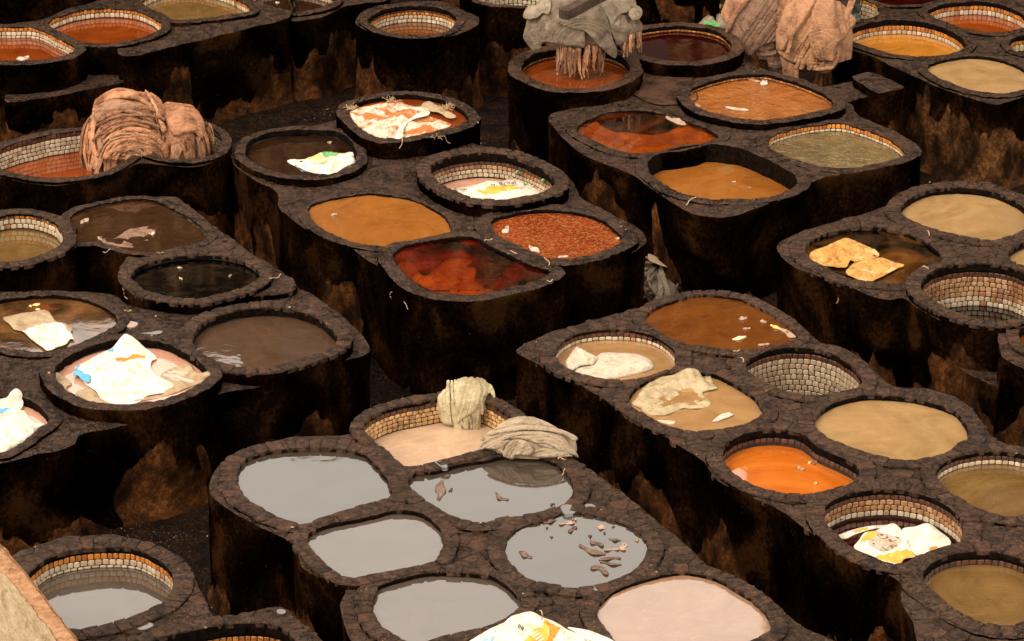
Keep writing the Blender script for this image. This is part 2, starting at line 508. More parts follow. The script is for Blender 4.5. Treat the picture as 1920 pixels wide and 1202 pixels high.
block('ledge', 0.92, TA('-200,446 20,450 30,500 40,545 200,528 350,505 520,468 690,430 684,392 620,352 480,300 0,300 -200,320'),
      label='low worn ledge at the foot of the top left block')
block('tower', 1.25, TB('72,125 95,78 180,30 300,14 400,8 560,12 640,44 736,97 738,122 700,150 600,190 440,208 280,198 150,165'), wall='wall',
      label='round tarred tower block at the top centre holding one small tiled vat')
block('topmid', 1.35, TB('640,-60 700,0 800,36 950,50 1080,42 1180,8 1230,-100 1000,-220 700,-200'),
      label='tarred block cut by the top edge behind the sacking heap')
block('centre', 1.22, PX('1029,214 1040,240 1095,290 1180,326 1222,354 1290,396 1308,404 1350,408 1420,390 1480,362 1545,334 1630,316 1700,304 1730,288 1726,274 1680,246 1605,212 1598,196 1560,182 1500,156 1440,132 1400,112 1388,96 1330,62 1260,52 1200,60 1180,90 1160,130 1120,172 1068,202'),
      label='large central block under the maroon, red, tan and rippled dye vats', wall='wall_low')
block('dustyshelf', 1.24, PX('1180,118 1200,138 1185,168 1200,182 1240,196 1300,192 1310,176 1300,150 1320,128 1280,112 1220,106'), top='top_dusty',
      label='small reddish dusty shelf behind the deep red vat')
block('bridge', 1.12, TC('700,470 820,450 925,436 1050,500 960,530 885,548 800,575 740,540'), label='flat tarred bridge joining the central block to a stepped box')
block('bridgebox', 1.25, TC('912,412 925,402 1000,386 1080,410 1178,458 1180,470 1120,488 1052,502 960,450'), label='small stepped tarred box at the end of the bridge')
block('mid', 1.22, PX('432,300 468,333 518,360 521,388 566,425 640,453 700,492 800,545 1000,532 1060,500 1190,470 1212,446 1150,402 1090,368 1082,352 1040,312 940,278 892,268 868,240 760,212 650,220 610,230 520,245 450,262'),
      label='long middle block under the tan, blood red and foamy red vats', wall='wall_low')
block('hideblock', 1.30, PX('-60,335 0,332 60,345 110,347 180,337 240,316 262,306 300,308 370,312 420,292 436,272 430,252 392,232 340,226 240,238 120,240 40,255 -60,290'),
      label='tarred block carrying the big rust brown hide pile')
block('west', 1.22, PX('135,402 180,388 245,371 328,367 350,382 400,420 470,470 553,530 548,546 480,556 380,566 290,568 235,540 222,510 240,480 260,470 200,462 145,456'),
      label='narrow tarred block with the brown vat and the black vat', paved=.14)
block('westtower', 1.28, PX('-60,400 0,392 52,390 110,402 138,420 146,445 142,462 100,484 35,500 0,504 -60,500'),
      label='round tarred tower at the left edge behind the lime coloured vats')
block('southwest', 1.15, PX('-120,560 0,546 60,547 130,545 215,553 245,572 350,582 450,560 550,541 620,575 683,632 692,660 640,676 560,698 489,724 420,738 367,754 307,782 224,799 150,817 140,832 70,852 0,871 -150,905'),
      label='broad tarred block at the left holding the sack covered vats')
block('lime', 1.30, PX('395,925 410,942 489,988 547,1018 566,1060 600,1080 645,1098 638,1130 645,1175 680,1230 720,1330 1800,1330 1640,1250 1566,1203 1495,1165 1430,1110 1332,1058 1280,1012 1181,932 1090,865 985,785 940,760 890,742 840,737 775,740 700,762 662,785 655,812 600,815 520,822 440,848 400,890'),
      label='large brick rimmed block of grey lime vats at the bottom centre', paved=.12)
block('corner', 1.20, TG('-120,900 0,800 60,740 180,690 400,640 580,620 700,635 850,690 930,750 990,800 1050,890 1140,1050 1168,1085 1300,1050 1500,1005 1540,1020 1620,1090 1740,1202 1900,1400 0,1400 -200,1200'),
      label='brick rimmed block in the bottom left corner behind the ochre wall', paved=.12, wall='wall_bare')
block('east', 1.30, PX('967,654 1024,626 1094,604 1164,584 1200,575 1240,562 1280,548 1350,546 1420,558 1460,585 1517,621 1540,640 1577,649 1629,680 1675,722 1752,729 1804,750 1846,792 1870,822 1919,840 2014,852 2120,900 2120,1340 1760,1340 1740,1260 1713,1180 1690,1120 1682,1085 1629,1061 1577,1034 1525,999 1476,964 1437,943 1395,925 1350,901 1330,880 1315,862 1279,840 1230,808 1181,780 1129,747 1077,715 1024,687 975,664'),
      label='long block of eight tiled and milky vats on the right', paved=.13)
block('northeast', 1.28, PX('1458,465 1470,448 1507,430 1577,410 1657,383 1699,356 1745,344 1804,339 1856,342 1919,368 2060,420 2100,700 1960,690 1925,690 1880,668 1870,640 1868,620 1821,616 1769,602 1717,574 1692,558 1664,561 1594,538 1525,514 1476,489'),
      label='block at the right edge with the amber sack vat and the empty stained vat', paved=.13)
block('eastledge', 0.80, PX('1765,640 1800,632 1860,660 1890,700 1895,730 1860,720 1800,690'), label='low tarred step under the stained tile vat')
block('far', 1.25, PX('1560,60 1578,86 1629,103 1689,130 1734,152 1804,179 1866,196 1880,194 1919,181 2100,120 2150,-60 1900,-90 1560,-90 1540,-20'),
      label='tarred block in the top right corner with tiled yellow and khaki vats', wall='wall_bare')
block('farleft', 2.4, TA('-400,90 0,84 150,68 300,46 420,20 520,-4 700,-60 600,-200 -400,-200'), zref=1.31, zbot=1.2, wall='wall_bare', top='top_dusty',
      label='brown plastered low wall behind the top left vats')
block('rubbishledge', .30, PX('1230,30 1300,75 1360,70 1420,90 1460,40 1440,-20 1300,-30 1240,-10'), label='low dark ledge with rubbish behind the maroon vat', top='top_dusty')
block('farwest', 1.2, PX('830,-60 1000,-45 1150,-60 1300,-50 1350,-80 1300,-140 900,-140'), label='dark block beyond the top edge')

# ------------------------------------------------------------------ vats
# key, block, opening on the rim plane, e: rim above block, w: rim width, d: liquid below rim, liquid, band, tiles [(material, height)...], bricks, label
VATS = []
def vat(block_, pts, e, w_, d, liq, label, band=.05, tiles=(), bricks=False, step=None, square=False):
    VATS.append(dict(block=block_, pts=pts, e=e, w=w_, d=d, liq=liq, label=label, band=band, tiles=list(tiles), bricks=bricks))
O, B_, Wt, St, Gr, Tn = 't_orange', 't_brown', 't_white', 't_stained', 't_green', 't_tan'
vat('nw', TA('-60,152 60,146 175,146 300,200 402,262 330,300 170,322 0,322 -120,300 -180,220'), .05, .16, .17, 'rust', 'tiled red vat at the left edge with a white cloth tip afloat', .01, [(O, .062), (Wt, .06), (Wt, .04)])
vat('nw', TA('262,122 360,75 480,50 600,43 720,55 830,100 862,140 840,165 740,205 620,228 500,230 420,215 330,170 280,145'), .05, .14, .15, 'rust', 'oval vat of rust red dye ringed by orange and white tiles at the top left', .01, [(O, .062), (Wt, .07)])
vat('nw', TA('765,10 840,-40 1000,-70 1180,-40 1300,15 1345,45 1330,60 1180,85 1040,100 940,105 880,75 800,40'), .05, .14, .13, 'olive', 'tiled olive vat cut by the top edge, second vat from the rust red one', .01, [(O, .05), (Wt, .07)])
vat('nw2', TA('1360,0 1400,-40 1560,-60 1720,-30 1790,5 1730,35 1640,55 1570,62 1500,50 1420,25'), .05, .14, .10, 'brown', 'brown vat at the top edge with a floating white scrap', .03, [(Wt, .07)])
vat('tower', TB('145,108 180,75 260,42 385,28 520,42 600,75 614,110 560,165 450,185 330,185 230,165 165,130'), .03, .13, .26, 'chestnut', 'small round vat of brown liquor on its own tarred tower', .075, [(B_, .03), (O, .045), (Wt, .055), (Wt, .055)])
vat('topmid', TB('740,-5 800,-50 930,-70 1080,-50 1140,0 1050,25 900,25 800,15'), .04, .12, .5, 'brown', 'tiled vat barely showing at the top edge above the sacking heap', .03, [(O, .05)] + [(Wt, .06)] * 6)
vat('centre', TB('965,370 1000,310 1090,272 1200,255 1350,260 1480,290 1545,355 1540,385 1450,440 1300,470 1150,462 1030,420 975,390'), .22, .19, .155, 'rust', 'round raised vat of orange red dye under the sacking heap', .11, [(O, .03)])
vat('centre', PX('1182,72 1200,57 1270,48 1340,58 1370,82 1368,95 1330,110 1270,115 1215,105 1186,88'), .20, .17, .10, 'maroon', 'round raised vat of maroon dye beside the sacking heap', .06, [(O, .03)])
vat('centre', TC('38,520 50,475 160,430 320,400 440,398 600,440 760,505 812,550 790,575 650,610 500,637 380,640 230,620 100,580'), .10, .16, .09, 'rippleorange', 'wide vat of rippling orange dye with a white scrap at its back', .05, [(O, .03)])
vat('centre', PX('1083,242 1100,225 1150,210 1190,206 1240,212 1310,235 1345,255 1335,262 1300,275 1230,285 1190,288 1150,280 1110,262'), .02, .15, .03, 'rededye', 'full vat of deep red dye with tan hides just under its surface', .03)
vat('centre', TC('-190,885 -150,840 -60,800 50,780 150,772 290,790 450,850 580,925 610,960 602,992 540,1030 400,1060 200,1067 50,1050 -60,1010 -160,940'), .02, .17, .25, 'tan', 'light tan vat at the front corner of the central block', .26)
vat('centre', TC('460,775 480,735 560,702 700,670 840,662 960,690 1080,735 1170,790 1198,825 1150,850 1000,885 850,900 700,880 560,835 480,800'), .02, .16, .115, 'ripple', 'rippled olive vat edged with orange tiles on the central block', .015, [(O, .065), (Wt, .035)])
vat('far', TC('885,200 915,150 1000,120 1150,106 1300,118 1420,154 1496,204 1518,244 1490,265 1400,290 1250,298 1120,285 1000,250 910,215'), .03, .16, .22, 'yellow', 'yellow ochre vat ringed with orange and white tiles beside the draped tan hides', .09, [(O, .07), (Wt, .06)])
vat('far', TC('1320,372 1345,338 1450,312 1560,300 1700,318 1830,370 1900,420 1870,465 1800,485 1680,500 1550,480 1430,440 1350,400'), .03, .16, .05, 'khaki', 'khaki vat mirroring a brown wall at the corner of the top right block', .05)
vat('far', TC('1318,66 1345,40 1420,18 1560,6 1680,18 1800,60 1850,110 1830,145 1760,163 1650,170 1540,156 1430,124 1350,88'), .03, .15, .21, 'rust', 'orange brown tiled vat nearest the top right corner of the photo', .07, [(O, .065), (Wt, .075)])
vat('far', TC('1758,240 1775,202 1850,188 1950,200 2020,250 1950,290 1850,285 1790,270'), .03, .13, .26, 'olive', 'tiled vat cut by the right edge below the orange brown one', .08, [(O, .06), (Wt, .1)])
vat('far', TC('870,60 890,15 960,-5 1030,20 1052,55 1045,78 1000,95 930,108 885,95'), .03, .12, .35, 'olive', 'small tiled vat between the draped hides and the dark trousers', .01, [(O, .055)] + [(Gr, .06)] * 4)
vat('far', TC('1030,0 1060,-30 1150,-50 1330,-40 1360,-5 1330,8 1250,20 1120,22'), .03, .12, .05, 'maroon', 'dark red vat cut by the top edge behind the yellow ochre vat', .03)
vat('hideblock', PX('-40,300 -10,284 40,266 100,252 165,243 225,240 256,262 246,292 190,322 110,333 50,328 -10,312'), .04, .13, .30, 'rust', 'tiled rust coloured vat under the left of the big hide pile', .01, [(B_, .065)] + [(Wt, .055)] * 4)
vat('hideblock', PX('262,262 300,240 350,231 385,236 408,250 416,268 404,284 370,296 330,297 290,290 268,278'), .04, .13, .60, 'brown', 'drained greenish tiled vat to the right behind the big hide pile', .03, [(B_, .06)] + [(Gr, .055)] * 8)
vat('mid', PX('460,285 466,266 490,253 525,245 575,241 620,244 648,254 665,278 668,298 650,315 600,328 545,327 495,314 468,298'), .10, .14, .10, 'darkbrown', 'dark brown vat with a green and white sack afloat at its right side', .09)
vat('mid', TB('40,590 60,560 200,520 370,508 520,528 620,570 682,630 660,655 560,690 400,725 250,742 130,705 65,640'), .24, .16, .07, 'rust', 'raised vat filled with stained white sacks and frayed straw', .08)
vat('mid', TB('480,900 500,868 600,833 750,815 900,830 1050,890 1130,945 1145,990 1100,1020 1000,1050 850,1070 720,1060 600,1020 520,970 485,930'), .18, .18, .36, 'rose', 'tiled vat with a printed white and green sack floating in it', .13, [(B_, .05)] + [(St, .055)] * 1 + [(Wt, .055)] * 2, bricks=True)
vat('mid', PX('580,398 590,380 640,368 700,362 770,372 820,395 845,422 840,438 800,452 720,462 660,452 610,430'), .02, .15, .035, 'tan', 'brim full smooth tan vat on the middle block', .05)
vat('mid', TE('800,122 830,80 920,55 1050,36 1200,40 1350,70 1470,140 1505,180 1500,210 1420,250 1280,290 1180,300 1050,275 930,215 840,170'), .08, .19, .055, 'redfoam', 'foamy red orange vat at the right end of the middle block', .05)
vat('mid', TE('280,280 330,235 450,205 600,182 720,190 800,230 900,280 1020,335 1110,365 1060,410 900,455 700,490 560,490 440,455 350,390 300,330'), .08, .19, .04, 'darkred', 'blood red vat with an orange hide glowing under its surface', .05)
vat('westtower', TD('-120,150 -60,90 50,62 180,65 290,105 335,170 330,215 250,265 130,305 20,315 -80,280'), .04, .16, .21, 'olive', 'round olive vat with a tile lip on the tower at the left edge', .01, [(O, .06), (Wt, .065), (Wt, .06)], bricks=True)
vat('west', TD('378,72 420,40 560,2 700,-22 800,-20 870,0 960,50 1060,110 1120,175 1100,195 980,230 800,262 720,255 550,215 415,205 398,130'), .02, .12, .035, 'brown', 'four sided muddy brown vat with a half sunk pale hide', .03)
vat('west', TD('705,390 740,345 850,303 1000,278 1150,278 1290,305 1380,360 1390,395 1350,430 1220,480 1060,510 900,500 780,465 715,410'), .07, .16, .07, 'black', 'black vat reflecting streaked walls', .06, bricks=True)
vat('southwest', TD('-200,620 -100,555 50,515 230,495 400,505 530,545 600,590 625,630 580,680 450,740 250,795 50,780 -100,740 -200,690'), .04, .15, .05, 'limedye', 'milky amber vat at the left edge with a soaked cream sack', .05)
vat('southwest', TD('1040,720 1060,670 1150,610 1300,570 1450,558 1600,578 1720,625 1800,700 1810,735 1760,780 1600,840 1450,875 1300,880 1150,840 1060,790'), .15, .17, .12, 'greybrown', 'large grey brown vat with a white sky patch at its near side', .11, bricks=True)
vat('southwest', TD('295,900 320,855 420,795 560,748 700,732 850,742 980,795 1080,865 1120,910 1060,970 930,1030 760,1075 600,1080 450,1050 350,990'), .17, .16, .11, 'rose', 'raised vat covered by a big white sack with a torn blue patch', .1)
vat('southwest', PX('-60,780 -30,750 20,742 60,752 88,778 88,790 60,812 30,835 0,848 -60,840'), .04, .14, .1, 'rose', 'vat at the lower left edge stuffed with a white sack', .1)
vat('corner', TG('140,870 180,808 260,755 400,710 560,695 720,705 850,760 925,830 932,900 900,960 830,1010 700,1070 550,1110 380,1130 280,1060 200,970 150,910'), .04, .19, .235, 'lime_warm', 'tiled lime vat in the bottom left corner behind the ochre wall', .075, [(O, .065), (Wt, .065), (Wt, .03)], bricks=True)
vat('corner', TG('800,1210 1000,1150 1200,1110 1400,1105 1520,1130 1560,1180 1600,1250 1400,1330 1100,1340 880,1280'), .04, .16, .35, 'lime_warm', 'vat with yellow orange tiles showing at the bottom edge of the photo', .15, [(O, .07), (Wt, .06)], bricks=True)
vat('lime', PX('444,895 455,865 490,848 545,841 610,839 675,847 710,876 727,897 734,929 720,934 689,944 640,958 600,970 573,981 540,975 490,950 455,925'), .04, .19, .05, 'lime', 'largest grey lime vat at the left end of the lime block', .06, bricks=True)
vat('lime', PX('683,800 700,780 735,764 780,754 840,744 890,744 935,765 972,795 965,815 920,835 860,853 800,868 762,872 730,845 695,818'), .05, .15, .30, 'cream', 'cream vat lined with tan tiles and hung with a pale cloth', .05, [(B_, .05)] + [(Tn, .048)] * 4, bricks=True)
vat('lime', TH('360,340 400,295 500,285 600,255 780,225 850,208 1000,205 1130,232 1220,310 1243,370 1230,425 1180,470 1000,520 850,540 790,562 620,540 480,460 390,390'), .04, .17, .05, 'lime', 'grey lime vat directly below the rolled pale hide, three brown scraps afloat', .06, bricks=True)
vat('lime', TH('-180,660 -160,610 -100,580 0,555 160,522 310,495 420,510 520,580 550,640 540,690 490,770 380,800 200,835 60,858 -50,815 -130,740'), .04, .15, .06, 'lime_warm', 'oval grey lime vat in the middle of the lime block with nothing afloat', .06, bricks=True)
vat('lime', TH('885,690 910,625 1000,575 1110,548 1200,505 1300,512 1430,540 1560,590 1630,660 1643,710 1600,790 1500,860 1300,910 1130,895 980,850 900,770'), .04, .16, .03, 'lime', 'grey lime vat scattered with many brown leather trimmings', .06, bricks=True)
vat('lime', TH('165,990 200,910 300,868 450,833 600,828 700,832 830,860 920,930 965,985 930,1040 800,1110 600,1160 490,1190 400,1215 300,1180 210,1110'), .04, .16, .06, 'lime_warm', 'warm grey lime vat at the bottom left of the printed sack', .06, bricks=True)
vat('lime', PX('1120,1150 1130,1126 1170,1098 1230,1079 1280,1071 1330,1079 1390,1110 1430,1140 1446,1172 1440,1184 1400,1204 1330,1232 1230,1238 1160,1205'), .04, .16, .045, 'pink', 'peach pink lime vat at the bottom edge of the photo', .06, bricks=True)
vat('lime', PX('880,1262 900,1225 960,1200 1030,1196 1090,1215 1120,1250 1080,1290 980,1305 910,1290'), .04, .15, .05, 'pink', 'vat hidden under the printed sack at the bottom edge', .06, bricks=True)
vat('east', PX('1209,598 1225,578 1270,561 1330,552 1390,559 1430,579 1470,604 1494,631 1480,642 1440,650 1390,655 1340,652 1270,638 1225,615'), .03, .14, .04, 'chestnut', 'brim full orange brown vat with drifting scraps at the back of the right block', .05, bricks=True)
vat('east', TE('1150,812 1170,760 1260,702 1400,680 1540,680 1680,708 1770,775 1795,838 1780,880 1700,910 1560,945 1420,945 1290,915 1190,870 1155,835'), .03, .18, .14, 'milktan', 'round tiled vat with a single white hide floating in it', .045, [(B_, .05), (Wt, .045)], bricks=True)
vat('east', TF('345,885 350,850 430,803 560,775 700,780 830,820 930,890 960,940 950,980 880,1005 700,1032 580,1015 480,980 390,930'), .03, .16, .85, 'black', 'empty white tiled vat in the right block', .085, [(B_, .06)] + [(Gr, .064)] * 8, bricks=True)
vat('east', PX('1180,748 1195,722 1240,702 1290,697 1335,700 1380,720 1420,752 1430,770 1415,785 1380,798 1310,808 1260,800 1215,780 1188,762'), .03, .17, .06, 'milktan', 'milky tan vat with a wrinkled cream hide half sunk', .06, bricks=True)
vat('east', PX('1528,792 1538,771 1577,750 1629,740 1682,742 1734,750 1787,768 1812,795 1815,820 1800,830 1760,852 1700,862 1640,852 1590,835 1545,815'), .03, .17, .075, 'khaki', 'widest khaki vat in the right block, bare of any hide', .07, bricks=True)
vat('east', TI('212,192 230,140 330,85 480,62 620,80 720,150 850,210 940,265 948,310 900,350 800,385 650,410 520,400 380,360 280,300 230,245'), .03, .17, .20, 'orange', 'bright orange dye vat in the right block', .11, [(B_, .055)], bricks=True)
vat('east', TI('1365,300 1390,250 1500,200 1650,180 1800,190 1900,220 1990,300 2000,400 1900,500 1780,530 1650,510 1500,440 1400,370'), .03, .17, .16, 'olive', 'olive tiled vat cut by the right edge of the photo', .06, [(B_, .05), (Wt, .05)], bricks=True)
vat('east', TI('760,512 780,460 900,405 1060,385 1220,395 1380,450 1490,540 1505,600 1490,665 1380,700 1250,740 1180,785 1080,770 950,720 830,630 780,570'), .03, .18, .33, 'maroon', 'tiled vat with torn printed paper sacks floating on red dye', .07, [(B_, .055), (St, .06), (St, .06), (Wt, .06)], bricks=True)
vat('east', TI('1295,865 1320,800 1420,740 1560,716 1720,725 1850,770 1930,850 1940,950 1880,1060 1780,1110 1640,1105 1480,1040 1380,960 1310,905'), .03, .22, .16, 'olive', 'olive vat in the bottom right corner of the photo', .10, [(B_, .06)], bricks=True)
vat('northeast', TF('660,250 690,200 800,155 950,130 1100,138 1250,180 1365,250 1392,300 1350,335 1280,360 1200,400 1190,425 1080,425 900,405 780,350 690,300'), .03, .19, .055, 'amberclear', 'amber vat with a folded yellow cream sack beneath the surface', .06, bricks=True)
vat('northeast', PX('1688,395 1700,376 1740,357 1790,350 1850,355 1900,373 1930,400 1925,425 1890,442 1850,448 1800,440 1740,424 1700,408'), .03, .19, .10, 'khaki', 'khaki brown vat at the back of the right edge block', .10, bricks=True)
vat('northeast', TF('1282,445 1310,388 1400,343 1550,323 1700,333 1850,380 1950,460 1960,540 1900,600 1750,630 1600,625 1480,590 1380,540 1300,485'), .08, .17, .55, 'black', 'drained vat of rust stained white tiles at the right edge', .12, [(B_, .06)] + [(St, .062)] * 4 + [(Wt, .062)] * 3, bricks=True)
vat('northeast', TF('1750,270 1790,230 1870,205 1990,250 2000,330 1900,370 1820,350 1765,310'), .03, .14, .10, 'khaki', 'small khaki vat peeping in at the right edge above the stained tile vat', .08, bricks=True)
vat('northeast', TF('1805,700 1830,665 1900,655 2000,720 1950,790 1860,780 1820,750'), .03, .14, .12, 'rust', 'vat cut by the right edge below the stained tile vat', .10, bricks=True)

for v in VATS:
    bz = BLOCKS[v['block']]['z']
    v['z'] = bz + v['e'] + rng.uniform(-.004, .004)
    q = ccw(spline([P(x, y, v['z']) for x, y in v['pts']], 0.035))
    # a hand-built opening is never smooth: wander its edge a little
    nn = normals(q)
    wob = fbm(np.c_[q, np.full(len(q), v['z'])], 5.0, 3, 3) * .016
    q = q + nn * wob[:, None]
    v['q'], v['n'] = q, normals(q)
    v['c'] = q.mean(0)
    v['r'] = np.linalg.norm(q - v['c'], axis=1).max()

# local rim width: never run into a neighbour's opening
def local_width(v, wmax, clear=.012):
    q, n = v['q'], v['n']
    wl = np.full(len(q), wmax)
    shared = np.zeros(len(q), bool)
    for o in VATS:
        if o is v or np.linalg.norm(o['c'] - v['c']) > o['r'] + v['r'] + wmax + .1: continue
        for d in np.arange(.02, wmax + .03, .015):
            pt = q + n * d
            hit = inside(pt, o['q']) | (dist_to(pt, o['q']) < clear)
            upd = hit & (wl > d - .015)
            wl[upd] = max(.02, d - .015)
            shared |= hit
    for _ in range(2):
        wl = np.minimum(wl, (np.roll(wl, 1) + wl + np.roll(wl, -1)) / 3)
    return wl, shared

# ------------------------------------------------------------------ building a ring (rim and inner band) round an opening
ZREF = {}
def loft(name, q, n, prof, mats, parent, origin, wob=.006, closed_top=False):
    """prof: list of (offset array or number, z, material index of the strip that starts here)"""
    N = len(q)
    V, F, MI = [], [], []
    for k, (off, z, mi) in enumerate(prof):
        off = np.broadcast_to(off, (N,))
        p = q + n * off[:, None]
        V.append(np.c_[p, np.broadcast_to(z, (N,))])
        if k:
            a, b = (k - 1) * N, k * N
            for i in range(N):
                j = (i + 1) % N
                F.append((a + i, a + j, b + j, b + i))
            MI += [prof[k - 1][2]] * N
    V = np.vstack(V)
    nz = np.stack([fbm(V, 4.0, 3, 11), fbm(V, 4.0, 3, 23), fbm(V, 5.0, 3, 37)], 1) * np.array([1, 1, .7]) * wob * 2
    fine = fbm(V, 20.0, 3, 5)
    f2 = fbm(V, 24.0, 2, 6)
    f3 = fbm(V, 24.0, 2, 8)
    V = V + nz + np.stack([f2 * 1.3, f3 * 1.3, fine], 1) * wob
    F = [f[::-1] for f in F]
    return mesh_obj(name, V, F, mats, parent, MI, origin=origin)

# brick meshes (unit: x radial, y tangential, z height 1, top face at z=0)
def brick_mesh(name, mat, seed):
    r = random.Random(seed)
    b = .06
    def j(s=.03): return r.uniform(-s, s)
    base = [(-.5, -.5), (.5, -.5), (.5, .5), (-.5, .5)]
    v, f = [], []
    lev = [(1.0, -1.0), (1.0, -.30), (.995, -.10), (.962, 0.0)]
    ring = []
    jt = [(j(.05), j(.05)) for _ in range(8)]
    for s, z in lev:
        idx = []
        for i in range(4):
            x, y = base[i]
            x2, y2 = base[(i + 1) % 4]
            for t, kk in ((0, 2 * i), (.5, 2 * i + 1)):
                xx, yy = x + (x2 - x) * t, y + (y2 - y) * t
                bul = 1.0 if t == 0 else 1.04
                if t == 0: bul = .975
                idx.append(len(v))
                v.append(((xx + jt[kk][0] * .8) * s * bul, (yy + jt[kk][1] * .8) * s * bul, z + (j(.06) if z == 0 else 0)))
        ring.append(idx)
    for a, c in zip(ring, ring[1:]):
        for i in range(8):
            f.append((a[i], a[(i + 1) % 8], c[(i + 1) % 8], c[i]))
    ci = len(v)
    v.append((j(.1), j(.1), .04 + j(.05)))
    for i in range(8):
        f.append((ring[-1][i], ring[-1][(i + 1) % 8], ci))
    me = bpy.data.meshes.new(name)
    me.from_pydata(v, [], f)
    me.materials.append(mat)
    me.polygons.foreach_set('use_smooth', np.ones(len(f), bool))
    me.update()
    return me
BRICKS = [brick_mesh('brick', M['brick'], s) for s in range(8)]
def tile_mesh(name, mat, seed):
    r = random.Random(seed)
    v, f = [], []
    # x width, z height, front face towards -y
    def j(): return r.uniform(-.03, .03)
    out = [(-.5, -.5), (0, -.52), (.5, -.5), (.52, 0), (.5, .5), (0, .52), (-.5, .5), (-.52, 0)]
    out = [(a + j(), c + j()) for a, c in out]
    cs = [(.94 if i % 2 == 0 else 1.0) for i in range(8)]
    for a, y in ((1.0, .5), (1.0, -.25), (.86, -.5)):
        for (x, z), c in zip(out, cs): v.append((x * a * c, y, z * a * c))
    for k in (0, 8):
        for i in range(8): f.append((k + i, k + (i + 1) % 8, k + 8 + (i + 1) % 8, k + 8 + i))
    v.append((0, -.6, 0))
    for i in range(8): f.append((16 + i, 16 + (i + 1) % 8, 24))
    me = bpy.data.meshes.new(name)
    me.from_pydata(v, [], f)
    me.materials.append(mat)
    me.update()
    return me
TILES = {k: [tile_mesh('tile', M[k], s + 50) for s in range(4)] for k in (O, B_, Wt, St, Gr, Tn)}

CAMV = np.array([0.0, 0.0])
placed = []     # (x, y, z, radius) of bricks already laid
def lay_free(p, z, r):
    for a in placed:
        if abs(a[2] - z) < .05 and (a[0] - p[0]) ** 2 + (a[1] - p[1]) ** 2 < ((a[3] + r) * .80) ** 2:
            return False
    return True

